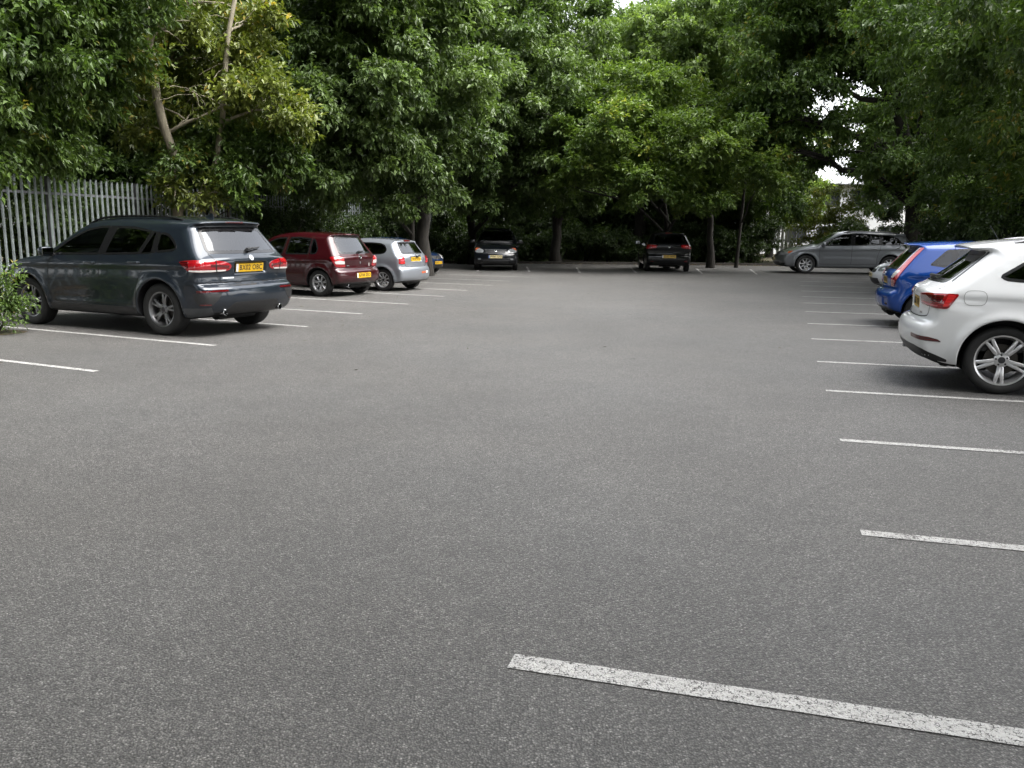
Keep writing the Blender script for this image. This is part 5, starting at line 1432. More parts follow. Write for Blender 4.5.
def build_fence():
    r_ = empty('palisade_fence', (*fence_pt(-12), 0), 0)
    tag(r_, 'grey steel palisade fence behind the left row of cars', 'fence')
    ang = math.atan2(FDIR[1], FDIR[0])
    base = Vector((*fence_pt(-12), 0))

    def loc(t, off, z):
        p = fence_pt(t) + FIN * off
        return Vector((p[0], p[1], z)) - base
    t = -12.0; bay = 2.76; sp = 0.1725
    while t < 26.4:
        b = MB(); b.box(loc(t, -0.05, FENCE_H / 2), (0.055, 0.10, FENCE_H - 0.04), ang); b.build('post', M_STEEL_POST, r_)
        if t + bay < 26.9:
            for z in (0.42, FENCE_H - 0.36):
                b = MB(); b.box(loc(t + bay / 2, 0.012, z), (bay - 0.01, 0.045, 0.05), ang); b.build('rail', M_STEEL_POST, r_)
            vs, fs = [], []
            for k in range(16):
                tt = t + sp * (k + 0.5); h = FENCE_H + random.uniform(-0.012, 0.012); lean = random.uniform(-0.004, 0.004)
                # W-section pale: five ridges across, split pointed top
                xs = (-0.034, -0.02, 0.0, 0.02, 0.034); dp = (0.0, 0.016, 0.006, 0.016, 0.0); tp = (-0.10, -0.02, -0.05, -0.02, -0.10)
                i0 = len(vs)
                for zz in (0.06, h * 0.62, 1.0):
                    for x, d, q in zip(xs, dp, tp):
                        z = zz if zz < 1.0 or zz == h * 0.62 else h + q
                        vs.append(loc(tt + x + lean * z, 0.038 + d, z))
                for rr in range(2):
                    for c in range(4):
                        a = i0 + rr * 5 + c; fs.append((a, a + 1, a + 6, a + 5))
            me = bpy.data.meshes.new('pale_panel'); me.from_pydata([tuple(v) for v in vs], [], fs)
            o = link('pale_panel', me, r_, M_STEEL)
            md = o.modifiers.new('thickness', 'SOLIDIFY'); md.thickness = 0.004
        t += bay


build_fence()


# ================================================================== TREES
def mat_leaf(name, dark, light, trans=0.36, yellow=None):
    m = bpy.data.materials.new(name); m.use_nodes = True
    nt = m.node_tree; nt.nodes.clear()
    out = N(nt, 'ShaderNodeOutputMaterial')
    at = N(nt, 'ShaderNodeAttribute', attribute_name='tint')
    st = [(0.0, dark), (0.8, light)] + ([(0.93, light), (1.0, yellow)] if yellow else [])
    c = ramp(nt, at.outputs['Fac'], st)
    b = N(nt, 'ShaderNodeBsdfPrincipled'); lk(nt, c, b.inputs['Base Color'])
    b.inputs['Roughness'].default_value = 0.42; b.inputs['Specular IOR Level'].default_value = 0.45
    t = N(nt, 'ShaderNodeBsdfTranslucent')
    lk(nt, mixc(nt, 1.0, c, (1.15, 1.25, 0.55), 'MULTIPLY'), t.inputs['Color'])
    mx = N(nt, 'ShaderNodeMixShader'); mx.inputs['Fac'].default_value = trans
    lk(nt, b.outputs[0], mx.inputs[1]); lk(nt, t.outputs[0], mx.inputs[2]); lk(nt, mx.outputs[0], out.inputs['Surface'])
    return m


def mat_bark(name, a, b_):
    m, nt, b = new_mat(name)
    tc = N(nt, 'ShaderNodeTexCoord')
    mp = N(nt, 'ShaderNodeMapping'); mp.inputs['Scale'].default_value = (9, 9, 1.6); lk(nt, tc.outputs['Object'], mp.inputs['Vector'])
    n = N(nt, 'ShaderNodeTexNoise', i_Scale=1.6, i_Detail=8.0, i_Roughness=0.65); lk(nt, mp.outputs[0], n.inputs['Vector'])
    lk(nt, ramp(nt, n.outputs['Fac'], [(0.32, a), (0.66, b_)]), b.inputs['Base Color'])
    b.inputs['Roughness'].default_value = 0.9
    bp = N(nt, 'ShaderNodeBump', i_Strength=0.9, i_Distance=0.03); lk(nt, n.outputs['Fac'], bp.inputs['Height']); lk(nt, bp.outputs['Normal'], b.inputs['Normal'])
    return m


M_BARK = mat_bark('dark_bark', (0.010, 0.0085, 0.007), (0.028, 0.024, 0.019))
M_BARK_PALE = mat_bark('pale_bark', (0.16, 0.14, 0.10), (0.34, 0.305, 0.23))
LEAF = dict(
    deep=mat_leaf('deep_green_leaf', (0.040, 0.073, 0.023), (0.103, 0.161, 0.043)),
    mid=mat_leaf('mid_green_leaf', (0.048, 0.088, 0.021), (0.121, 0.189, 0.043), yellow=(0.264, 0.227, 0.044)),
    grey=mat_leaf('grey_green_leaf', (0.050, 0.087, 0.025), (0.129, 0.189, 0.058)),
    bright=mat_leaf('bright_green_leaf', (0.058, 0.106, 0.021), (0.156, 0.224, 0.045), 0.38, yellow=(0.290, 0.302, 0.057)),
    pale=mat_leaf('pale_green_leaf', (0.092, 0.149, 0.045), (0.211, 0.284, 0.095), 0.42),
    olive=mat_leaf('olive_leaf', (0.073, 0.103, 0.020), (0.178, 0.208, 0.040), 0.32, yellow=(0.436, 0.328, 0.076)),
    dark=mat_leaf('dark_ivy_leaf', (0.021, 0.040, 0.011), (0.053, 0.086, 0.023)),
)


def unit(a): return a / np.maximum(1e-9, np.linalg.norm(a, axis=-1, keepdims=True))


def leaf_cloud(lobes, leaf, dens, rg, per=12, droop=0.35, shell=0.55, flat=0.0, twig=0.26):
    """sprays of folded leaves through the volume of a set of ellipsoid lobes; returns vertices, quads, tint"""
    C, D, CT = [], [], []
    dens = dens * 0.90; leaf = leaf * 1.13
    for (c, r3, k) in lobes:
        c, r3 = np.array(c), np.array(r3)
        area = 4 * math.pi * ((((r3[0] * r3[1]) ** 1.6 + (r3[0] * r3[2]) ** 1.6 + (r3[1] * r3[2]) ** 1.6) / 3) ** (1 / 1.6))
        n = max(3, int(area * dens * k / per))
        # boughs: flattened clumps of unequal size over the lobe, each carrying its share of the sprays
        m = max(5, int(area / 1.5))
        cu = unit(rg.normal(size=(m, 3)))
        cr = rg.uniform(0.30, 0.62, m) * r3.mean() ** 0.5 * 0.72
        cc = c + cu * r3 * (shell + (1.06 - shell) * rg.random(m) ** 0.5)[:, None]
        pk = rg.choice(m, int(n * 0.86), p=cr ** 2 / (cr ** 2).sum())
        u = unit(rg.normal(size=(len(pk), 3)))
        P = cc[pk] + u * np.array([1.25, 1.25, 0.62]) * (cr[pk] * rg.random(len(pk)) ** 0.45)[:, None]
        CT.append(np.clip(rg.normal(0, 0.22, m), -.4, .45)[pk]); C.append(P); D.append(unit(cu[pk] * 0.8 + u * 0.7 + np.array([0, 0, 0.15])))
        u = unit(rg.normal(size=(n - len(pk), 3)))
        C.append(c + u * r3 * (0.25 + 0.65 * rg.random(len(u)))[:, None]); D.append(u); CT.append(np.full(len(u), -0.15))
    C, D = np.vstack(C), np.vstack(D)
    n = len(C)
    d = unit(D * 0.9 + rg.normal(size=(n, 3)) * 0.45 + np.array([0, 0, -droop * 0.6]))
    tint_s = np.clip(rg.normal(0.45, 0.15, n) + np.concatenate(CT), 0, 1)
    per_n = per
    c = np.repeat(C, per_n, 0); dd = np.repeat(d, per_n, 0); m = len(c)
    s = rg.random(m)
    ra = rg.normal(size=(m, 3)); ra = unit(ra - dd * (ra * dd).sum(1, keepdims=True))
    base = c + dd * ((s - 0.5) * 2 * twig)[:, None] + rg.normal(size=(m, 3)) * 0.03
    a = unit(dd * (0.45 + 0.5 * s)[:, None] + ra * 0.85 + np.array([0, 0, -1]) * (droop * rg.uniform(0.3, 1.2, m))[:, None])
    if flat: a[:, 2] *= (1 - flat); a = unit(a)
    up = np.array([0, 0, 1.0]) + rg.normal(size=(m, 3)) * 0.38 + dd * 0.35
    nn = unit(up - a * (up * a).sum(1, keepdims=True))
    w = np.cross(a, nn)
    L = leaf * rg.uniform(0.65, 1.25, m); W = L * rg.uniform(0.40, 0.56, m)
    fold = W * rg.uniform(0.10, 0.30, m)
    b0 = base; tip = base + a * L[:, None] - nn * (L * rg.uniform(0.02, 0.22, m))[:, None]
    midp = base + a * (L * 0.45)[:, None]
    l = midp + w * (W * 0.5)[:, None] + nn * fold[:, None]; r_ = midp - w * (W * 0.5)[:, None] + nn * fold[:, None]
    V = np.stack([b0, r_, tip, l], 1).reshape(-1, 3)
    F = np.arange(len(V)).reshape(-1, 4)
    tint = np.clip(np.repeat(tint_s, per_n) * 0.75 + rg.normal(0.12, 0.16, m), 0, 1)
    return V, F, np.repeat(tint, 4)


def leaf_mesh(name, V, F, tint, origin):
    me = np_mesh(name, V - np.array(origin), F, smooth=False)
    at = me.attributes.new('tint', 'FLOAT', 'POINT'); at.data.foreach_set('value', tint.astype(np.float32))
    return me


def px3(px, py, Y):
    d = CM.T @ np.array([px - 512.0, py - 384.0, CAM_F])
    return np.array([0, 0, CAM_H]) + d / d[1] * Y


def limb(mb, a, b, r0, r1, rg, sag=0.08, n=7, seg=6, wob=0.06):
    a, b = np.array(a), np.array(b); L = np.linalg.norm(b - a); pts = []
    for i in range(seg + 1):
        t = i / seg; p = a * (1 - t) + b * t
        p = p + np.array([0, 0, 1]) * sag * L * math.sin(math.pi * t) + (rg.normal(size=3) * wob * L * 0.3 if 0 < i < seg else 0)
        pts.append(p)
    mb.tube([tuple(p) for p in pts], [r0 + (r1 - r0) * i / seg for i in range(seg + 1)], n)
    return pts


def make_tree(name, label, base, stems, lobes, leaf, dens, mat, seed, bark=None, cat='tree', group='trees around the car park', limbs=True, twigs=3, fork=0.35, **kw):
    """stems: list of (points, r0, r1); lobes: (centre, radii, density)"""
    rg = np.random.default_rng(seed)
    root = empty(name, (base[0], base[1], 0)); tag(root, label, cat, group)
    o3 = np.array([base[0], base[1], 0.0]); mb = MB(); spine = []
    for pts, r0, r1 in stems:
        P = [np.array(p, float) for p in pts]; n = len(P)
        D = np.r_[0, np.cumsum([np.linalg.norm(P[i + 1] - P[i]) for i in range(n - 1)])]
        tt = np.linspace(0, D[-1], max(6, int(D[-1] / 0.6)))
        Q = np.stack([np.interp(tt, D, [p[k] for p in P]) for k in range(3)], 1)
        Q[1:-1] += rg.normal(size=Q[1:-1].shape) * np.array([0.03, 0.03, 0])
        rr = [(r0 + (r1 - r0) * t / D[-1]) * (1 + 0.45 * math.exp(-t / 0.35) * (Q[0][2] < 0.3)) for t in tt]
        mb.tube([tuple(q - o3) for q in Q], rr, 12)
        spine += [(q, r_) for q, r_ in zip(Q, rr)]
    if limbs and spine:
        SQ = np.array([s[0] for s in spine]); SR = [s[1] for s in spine]
        for c, r3, k in lobes:
            c = np.array(c)
            cand = np.abs(SQ[:, 2] - (c[2] - fork * np.linalg.norm(SQ[:, :2] - c[:2], axis=1)))
            i = int(np.argmin(cand + 0.15 * np.linalg.norm(SQ - c, axis=1)))
            rr = min(SR[i] * 0.62, 0.022 * np.linalg.norm(SQ[i] - c) + 0.03)
            pts = limb(mb, SQ[i] - o3, c - o3, rr, rr * 0.35, rg)
            for _ in range(twigs):
                u = unit(rg.normal(size=3)); st = pts[rg.integers(3, len(pts))]
                limb(mb, st, c - o3 + u * np.array(r3) * 0.85, rr * 0.38, 0.007, rg, n=5, seg=5)
    if mb.v: mb.build('trunk', bark or M_BARK, root)
    V, F, T = leaf_cloud(lobes, leaf, dens, rg, **kw)
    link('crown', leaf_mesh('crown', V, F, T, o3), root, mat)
    return root


def lob(px, py, Y, r, k=1.0, sq=0.8, deep=1.0):
    return (px3(px, py, Y), (r, r * deep, r * sq), k)
# ================================================================== THE WOOD ROUND THE CAR PARK
def g3(px, Y): return np.array([hx(px, Y), Y, -0.05])


# -- left side, beyond the fence
A = g3(-60, 18.5)
make_tree('broadleaf_tree', 'dense dark broadleaf tree leaning over the palisade fence at the far left edge', A, [([A, A + [0.3, -.2, 2.5], A + [0.8, -.6, 6.5]], 0.24, 0.10)],
          [lob(-50, 30, 15.8, 2.3), lob(40, 25, 16.8, 1.75), lob(82, 70, 17.4, 1.0), lob(15, 115, 16.4, 1.15), lob(-70, 130, 15.5, 1.4), lob(60, -70, 17, 2.4), lob(-20, 140, 16.9, 0.7), lob(70, 140, 18.0, 0.6, 0.8), lob(98, 15, 18.2, 0.85)],
          0.125, 420, LEAF['mid'], 21, per=11, droop=0.5)
B = g3(178, 20.8)
make_tree('slender_tree', 'sparse yellowing tree with two bare pale stems beside the palisade fence', B,
          [([B, px3(173, 165, 20.4), px3(158, 95, 20.0), px3(148, 25, 19.8), px3(140, -60, 19.8)], 0.135, 0.07), ([g3(210, 20.7), px3(212, 165, 20.6), px3(221, 110, 20.4), px3(230, 50, 20.3), px3(240, -30, 20.3)], 0.085, 0.045),
           ([px3(168, 133, 20.25), px3(196, 118, 20.2), px3(222, 106, 20.3)], 0.04, 0.025)],
          [lob(185, 60, 21.6, 1.3, .4), lob(236, 66, 20.9, 1.1, .26), lob(200, 115, 21.4, 1.0, .4), lob(262, 85, 20.6, 1.0, .6), lob(250, 25, 21, 1.1, .55), lob(195, 5, 20.8, 1.3, .45), lob(140, 130, 20.8, .6, .45), lob(122, 95, 20.6, 0.6, .4), lob(185, 90, 19.9, 0.8, .10), lob(165, 30, 19.6, 0.9, .10), lob(285, 110, 20.6, .7, .6), lob(176, 188, 20.1, .42, .8), lob(213, 192, 20.2, .40, .8)],
          0.14, 430, LEAF['olive'], 22, bark=M_BARK_PALE, per=9, droop=0.3, twigs=7, shell=0.2)
for i, (px, py, Y, r, k) in enumerate([(190, 172, 20.3, .8, 1), (232, 178, 20.6, .9, 1), (268, 180, 21.0, .75, 1), (150, 178, 20.4, .6, .8), (242, 205, 20.3, .38, .8), (215, 150, 21.5, 0.9, .8)]):
    pass
Bs = g3(228, 20.9)
make_tree('leafy_shrub', 'tall leafy shrub at the foot of the two bare pale stems, hanging over the fence', Bs, [([Bs, Bs + [0, 0, 1.5], px3(225, 175, 20.9)], 0.06, 0.03), ([Bs + [.2, .1, 0], Bs + [-.3, 0, 1.5], px3(190, 178, 20.6)], 0.05, 0.02)],
          [lob(188, 164, 20.5, .6), lob(232, 166, 20.6, .7), lob(272, 166, 21.0, .7), lob(243, 202, 20.3, .28, .8), lob(225, 145, 21.3, 0.9, .8), lob(270, 140, 21.5, 0.9, .9)],
          0.135, 400, LEAF['mid'], 23, cat='shrub', per=10, droop=0.5)
Cc = g3(150, 28)
make_tree('broadleaf_tree', 'tall dark tree filling in behind the sparse yellowing tree', Cc, [([Cc, Cc + [0, 0, 4], Cc + [0.2, 0, 11]], 0.3, 0.1)],
          [lob(60, 60, 27, 3.0, .8), lob(150, 90, 27, 2.8, .8), lob(220, 60, 27, 2.8, .8), lob(180, 0, 27, 3, .45), lob(120, 170, 26, 1.8), lob(190, 165, 26, 1.8), lob(260, 130, 27, 2.0), lob(60, 170, 25, 1.7), lob(280, 20, 28, 2.6, .8), lob(10, 180, 24, 1.6)],
          0.16, 260, LEAF['deep'], 24, per=10)
Dd = g3(424, 29.0)
make_tree('broadleaf_tree', 'broad glossy-leaved tree above the red and silver hatchbacks, its brown trunk by the navy car', Dd,
          [([Dd, px3(423, 215, 28.8), px3(418, 160, 28), px3(400, 80, 27), px3(380, -30, 27)], 0.25, 0.1), ([g3(410, 28.2), px3(411, 210, 28.0), px3(402, 175, 27.5), px3(370, 120, 26)], 0.09, 0.05)],
          [lob(310, 95, 24.0, 1.9), lob(372, 85, 24.5, 2.1), lob(330, 25, 24.6, 2.3), lob(405, 140, 25.5, 1.6), lob(350, 150, 24.2, 1.35), lob(305, 165, 23.4, 0.85), lob(420, 55, 26, 2.1), lob(375, -30, 25, 2.6), lob(440, 185, 26.8, 0.8), lob(400, 190, 25.6, .75), lob(340, 190, 24.3, .6), lob(290, 50, 25, 1.8), lob(455, 110, 27, 1.5)],
          0.15, 400, LEAF['grey'], 25, per=12, droop=0.5)
Ee = g3(556, 41.0)
make_tree('broadleaf_tree', 'largest grey-green tree, rising out of the frame behind the black people carrier', Ee,
          [([Ee, px3(557, 215, 41), px3(545, 150, 39), px3(520, 60, 38)], 0.23, 0.12), ([px3(557, 225, 41), px3(575, 190, 40.5), px3(590, 150, 39)], 0.2, 0.08), ([g3(474, 39), px3(470, 200, 38.5), px3(478, 120, 37)], 0.2, 0.1)],
          [lob(480, 55, 35, 3.2), lob(455, 125, 33.5, 2.0), lob(520, 105, 35, 3.0), lob(552, 45, 37, 2.6), lob(505, -5, 36, 2.6), lob(470, 175, 34, 1.6), lob(530, 180, 35.5, 1.7), lob(440, 20, 34, 2.8), lob(570, 110, 37, 2.2), lob(585, 60, 38, 1.4, .7), lob(575, 185, 38.5, 1.4), lob(500, 205, 37.5, 1.0, .7), lob(556, 118, 32.6, 1.1, .8), lob(548, 170, 33.4, 1.0, .8)],
          0.17, 300, LEAF['grey'], 26, per=12, droop=0.4)
Ff = g3(712, 37.5)
make_tree('hornbeam_tree', 'bright yellow-green tree with layered sprays above the black hatchback', Ff,
          [([Ff, px3(711, 215, 37.4), px3(705, 140, 36), px3(695, 95, 36)], 0.15, 0.08), ([g3(668, 37), px3(665, 205, 36.5), px3(640, 140, 35)], 0.11, 0.06), ([g3(738, 38), px3(742, 205, 38), px3(755, 140, 36)], 0.07, 0.05)],
          [lob(612, 128, 32.5, 2.0, 1, .5), lob(690, 140, 32.5, 2.3, 1, .5), lob(598, 170, 32.3, 1.3, 1, .5), lob(650, 185, 32.2, 1.7, 1, .42), lob(735, 165, 33, 1.9, .9, .5), lob(640, 85, 33.8, 1.7, .9, .5), lob(700, 105, 34, 1.8, .8, .5), lob(562, 145, 33, 1.0, 1, .5), lob(766, 182, 33.8, 1.0, .35, .5), lob(705, 195, 32.6, 1.4, 1, .42), lob(755, 130, 34, 1.5, .8, .5), lob(585, 100, 33.8, 1.2, .9, .5), lob(570, 185, 33.0, 0.9, .9, .5)],
          0.155, 330, LEAF['bright'], 27, per=13, droop=0.25, flat=0.35)
Gg = g3(640, 46)
make_tree('broadleaf_tree', 'pale airy tree showing above the bright yellow-green tree', Gg, [([Gg, Gg + [0, 0, 6], px3(650, 20, 44)], 0.34, 0.12)],
          [lob(625, 60, 40, 2.2, .8), lob(680, 45, 40, 2.6, .8), lob(735, 30, 40, 2.4, .8), lob(600, 85, 41, 2.0, .9), lob(700, 85, 41, 2.4), lob(660, 30, 41, 1.4, .6), lob(715, 5, 41, 2.0, .6), lob(640, 110, 43, 2.8), lob(720, 150, 43, 3.0)],
          0.18, 260, LEAF['pale'], 28, per=12)
Hh = g3(914, 33.0)
make_tree('broadleaf_tree', 'forked dark tree behind the grey estate, sky showing between its limbs', Hh,
          [([Hh, px3(914, 205, 33), px3(912, 165, 33), px3(897, 110, 33), px3(872, 55, 33), px3(850, -20, 33)], 0.34, 0.12), ([px3(913, 185, 33), px3(925, 130, 33.3), px3(918, 60, 33.5), px3(912, -30, 34)], 0.27, 0.12),
           ([px3(890, 98, 33), px3(868, 102, 32.5), px3(842, 88, 32), px3(820, 86, 31.5)], 0.11, 0.05), ([px3(924, 135, 33.3), px3(960, 90, 33), px3(985, 50, 32)], 0.15, 0.07), ([px3(897, 112, 33), px3(893, 70, 33.3), px3(899, 30, 33)], 0.14, 0.08)],
          [lob(795, 60, 33, 2.4), lob(835, 20, 33, 2.5), lob(800, 125, 33.2, 1.7), lob(775, 5, 34, 2.0, .8), lob(830, 150, 34, .9, .6), lob(880, 30, 32, 2.0, .8), lob(890, 150, 31.5, 1.2, .8), lob(925, 30, 32, 2.2), lob(860, -40, 32, 3), lob(945, 170, 32, 1.5, .8), lob(880, 195, 32.4, 0.8, .7), lob(930, 90, 31.5, 1.0, .35), lob(762, 112, 33.0, 1.2, .9), lob(775, 150, 33.2, 1.0, .8)],
          0.16, 300, LEAF['mid'], 29, per=12, droop=0.4, twigs=4)
Ii = g3(1040, 24.5)
make_tree('broadleaf_tree', 'dark overhanging tree at the far right, behind the white car', Ii, [([Ii, Ii + [0, 0, 3.5], Ii + [-0.8, -0.6, 8]], 0.32, 0.12)],
          [lob(975, 60, 25.5, 2.3, .72), lob(1020, 120, 23.5, 2.1, .72), lob(965, 130, 27, 1.2, .5), lob(1000, 0, 21.5, 2.4, .72), lob(1060, 60, 20, 2.3, .72), lob(930, 0, 25.5, 2.2, .72), lob(1010, 185, 24, 1.4, .72), lob(1080, 170, 21, 1.9, .72), lob(960, 190, 27.5, 1.2, .72), lob(1040, -40, 17, 2.0, .72)],
          0.14, 360, LEAF['mid'], 30, per=12, droop=0.45)
# -- understorey
for i, (px, Y, h, w, lab, lf) in enumerate([
        (458, 39.5, 1.6, 2.2, 'low dark shrub at the back of the car park beside the black people carrier', 'dark'), (535, 42.2, 1.5, 2.0, 'low green shrub at the far kerb right of the black people carrier', 'dark'),
        (585, 43.5, 1.8, 2.3, 'rounded green shrub at the middle of the far kerb', 'mid'), (630, 43.0, 1.6, 2.0, 'low dark shrub at the far kerb left of the black hatchback', 'dark'),
        (725, 43.5, 2.0, 2.4, 'dark bushy shrub at the far kerb right of the black hatchback', 'dark'),
        (828, 46.0, 4.4, 2.8, 'light green shrub behind the grey estate', 'olive'), (880, 40.0, 2.6, 2.4, 'dark shrub behind the tail of the grey estate', 'dark'),
        (966, 33.5, 2.4, 2.2, 'dark shrub above the roof of the blue hatchback', 'dark'), (995, 26.0, 3.0, 2.4, 'tall dark shrub behind the roof of the white car', 'dark'), (1050, 22.0, 3.2, 2.2, 'dark shrub cut by the right edge of the frame', 'dark'),
        (360, 40.5, 2.6, 2.6, 'dark ivy-clad shrub behind the fence past the silver hatchback', 'dark'), (300, 35.0, 3.2, 2.4, 'dark shrub behind the fence above the red hatchback', 'dark'), (86, 22.0, 2.6, 1.9, 'dark green shrub behind the palisade fence, left of the pale stems', 'deep'), (0, 19.4, 2.7, 1.7, 'dark green shrub behind the palisade fence at the left edge', 'deep'),
        (495, 41.5, 1.7, 2.4, 'dark low shrub right behind the black people carrier', 'dark'), (560, 43.0, 1.5, 2.2, 'dark low shrub against the thick trunk at the far kerb', 'dark'), (608, 43.5, 1.5, 2.2, 'small dark shrub in the middle of the far kerb, under the bright tree', 'dark'), (665, 44.0, 1.8, 2.4, 'dark shrub right in front of the black hatchback', 'dark'),
        (700, 44.0, 1.7, 2.2, 'dark shrub by the trunk right of the black hatchback', 'dark'), (750, 43.5, 2.1, 2.4, 'low dark shrub between the black hatchback and the grey estate', 'dark'), (400, 38.0, 2.2, 2.2, 'dark shrub behind the brown trunk past the navy car', 'dark'),
        (230, 26.5, 3.0, 2.2, 'dark shrub behind the fence above the slate grey SUV', 'dark')]):
    p = g3(px, Y); rg = np.random.default_rng(100 + i)
    L = [((p[0] + rg.uniform(-.5, .5) * w, p[1] + rg.uniform(-.3, .5), h * rg.uniform(.3, .75)), (w * rg.uniform(.35, .6), w * .4, h * rg.uniform(.28, .42)), 1.0) for _ in range(5)]
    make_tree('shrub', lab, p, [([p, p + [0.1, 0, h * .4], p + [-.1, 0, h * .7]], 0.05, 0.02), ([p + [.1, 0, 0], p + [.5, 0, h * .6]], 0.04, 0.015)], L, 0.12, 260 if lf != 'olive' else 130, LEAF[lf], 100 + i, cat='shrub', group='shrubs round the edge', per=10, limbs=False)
for i, (px, Y, h) in enumerate([(440, 44, 3.4), (478, 46, 3.2), (512, 47, 2.6), (578, 47, 2.8), (610, 47.5, 3.4), (645, 47, 3.6), (680, 48, 3.6), (715, 47.5, 3.4), (410, 42, 3.4), (385, 40, 3.4)]):
    p = g3(px, Y); rg = np.random.default_rng(300 + i)
    L = [((p[0] + rg.uniform(-1.3, 1.3), p[1] + rg.uniform(-.5, .8), h * rg.uniform(.2, .8)), (1.3, 1.0, h * .26), 1.0) for _ in range(6)]
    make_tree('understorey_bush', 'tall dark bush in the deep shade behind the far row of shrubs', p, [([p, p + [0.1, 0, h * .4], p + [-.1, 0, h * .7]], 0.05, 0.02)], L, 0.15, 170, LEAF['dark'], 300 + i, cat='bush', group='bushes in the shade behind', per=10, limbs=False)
for i, (t, h, lab) in enumerate([(7.2, 1.9, 'dark ivy added in place of shade on the palisade fence just right of the bare pale stems'), (10.0, 2.0, 'dark ivy added in place of shade on the palisade fence left of the red hatchback'), (12.5, 2.3, 'dark ivy added in place of shade on the palisade fence above the bonnet of the red hatchback'), (15.5, 2.5, 'dark ivy added in place of shade on the palisade fence above the roof of the silver hatchback'),
                                 (16.9, 2.6, 'dark ivy added in place of shade on the palisade fence between the silver hatchback and the brown trunk'), (18.2, 2.6, 'dark ivy added in place of shade on the palisade fence where it meets the brown trunk'), (19.7, 2.7, 'dark ivy added in place of shade on the palisade fence just past the brown trunk'), (21.0, 2.6, 'dark ivy added in place of shade at the far end of the palisade fence')]):
    q = fence_pt(t) + FIN * 0.30; p = np.array([q[0], q[1], -.03]); rg = np.random.default_rng(340 + i)
    L = []  # dark leaves added before the fence, standing in for the shade on it
    for _ in range(8):
        o_ = FDIR * rg.uniform(-1.4, 1.4); L.append(((p[0] + o_[0], p[1] + o_[1], h * rg.uniform(.15, .95)), (.6, .6, .42), 1.0))
    make_tree('ivy', lab, p, [([p, p + [0.1, 0.1, h * .5], p + [-.1, 0, h * .9]], 0.03, 0.012)], L, 0.10, 300, LEAF['dark'], 340 + i, cat='climber', group='ivy added to darken the fence', per=10, limbs=False)
# -- the wood behind, tree after tree
def back_tree(seed, leaf, h):
    rg = np.random.default_rng(seed)
    L = []
    for _ in range(13):
        a = rg.uniform(0, 6.28); q = rg.uniform(0.3, 2.9); z = rg.uniform(0.25, 0.95) * h
        L.append(((q * math.cos(a), q * math.sin(a), z), (rg.uniform(1.4, 2.5),) * 2 + (rg.uniform(1.0, 1.7),), 1.0))
    return make_tree('woodland_tree', 'tall tree in the wood beyond the far kerb, mostly hidden behind the front trees', (0, 0), [([(0, 0, -0.05), (0.1, 0, h * .4), (0, 0.1, h * .85)], 0.24, 0.06)], L, 0.19, 150, LEAF[leaf], seed, group='trees of the wood behind', per=11)


protos = [back_tree(201, 'mid', 12), back_tree(202, 'bright', 11), back_tree(203, 'deep', 13)]
first = [True] * 3
rgb = np.random.default_rng(5)
spots = [(350, 47, 0), (410, 50, 1), (470, 49, 2), (520, 55, 0), (600, 50, 1), (665, 53, 2), (715, 51, 0), (770, 56, 1), (640, 60, 0), (560, 62, 2), (930, 44, 0), (985, 38, 2), (1060, 33, 0), (1120, 28, 2), (280, 42, 2), (190, 36, 0), (90, 30, 2), (-30, 25, 0), (-140, 21, 2), (450, 62, 1), (720, 64, 1), (1010, 52, 1), (900, 70, 2), (960, 58, 0), (380, 44, 2), (330, 40, 2), (440, 46, 2), (500, 47.5, 2), (610, 48, 2), (690, 48, 2), (740, 47, 2), (250, 34, 2)]
for px, Y, k in spots:
    o = protos[k] if first[k] else copy_tree(protos[k]); first[k] = False
    p = g3(px, Y); s = rgb.uniform(0.9, 1.15)
    o.location = (p[0], p[1], -0.05); o.rotation_euler = (0, 0, rgb.uniform(0, 6.28)); o.scale = (s, s, s * rgb.uniform(.95, 1.1))
# -- unseen trees added round the camera to shade the ground and darken reflections
for x, y, k in ((-14.6, 10.5, 2), (-16.5, 14.0, 2), (-13.8, 7.8, 0), (-21, 11.5, 2), (-20.5, 6, 2), (1.5, -14, 2), (8.5, -14.5, 2), (-6, -15, 2), (-15.0, 5.0, 0), (-15, -1, 2), (-12, -8, 0), (-6.0, -8.0, 2), (-0.5, -8.5, 0), (5.0, -8.5, 2), (10.0, -9, 0), (14.5, -1.5, 2), (15.5, 6, 2), (17.5, 12, 0)):
    o = copy_tree(protos[k]); o.location = (x, y, -0.05); o.rotation_euler = (0, 0, rgb.uniform(0, 6.28)); o.scale = (1.25, 1.25, 1.7); o['label'] = 'tall unseen tree added at the near end of the car park for shade and reflections'; o['group'] = 'unseen trees added behind the camera'
# -- two unseen trees added overhead, shaped to shade the foreground either side of centre
for bx, by, sx, sd_, lab in ((-9.6, -2.5, 1, 71, 'unseen tree added to shade the foreground, its boughs hanging high over the left bays'), (10.2, -3.5, -1, 72, 'unseen tree added to shade the foreground, its boughs hanging high over the right bays')):
    rgo = np.random.default_rng(sd_); q = np.array([bx, by, -.05])
    L = [((bx + sx * u_, by + v_, z_), (2.3, 2.3, 1.3), .8) for u_, v_, z_ in ((0.5, 0, 9), (3.0, 1.0, 8.6), (5.5, 0.5, 8.8), (1.0, 4.0, 8.4), (3.8, 4.6, 8.2), (2, -3, 9), (5, -3, 9), (-1.5, 2, 9.5), (6.6, 3.4, 8.8), (0, 7, 8.8))]
    make_tree('broadleaf_tree', lab, q, [([q, q + [0.1, 0.1, 4], q + [sx * .6, .5, 8.5]], 0.3, 0.12)], L, 0.15, 170, LEAF['mid'], sd_, group='unseen trees added behind the camera')
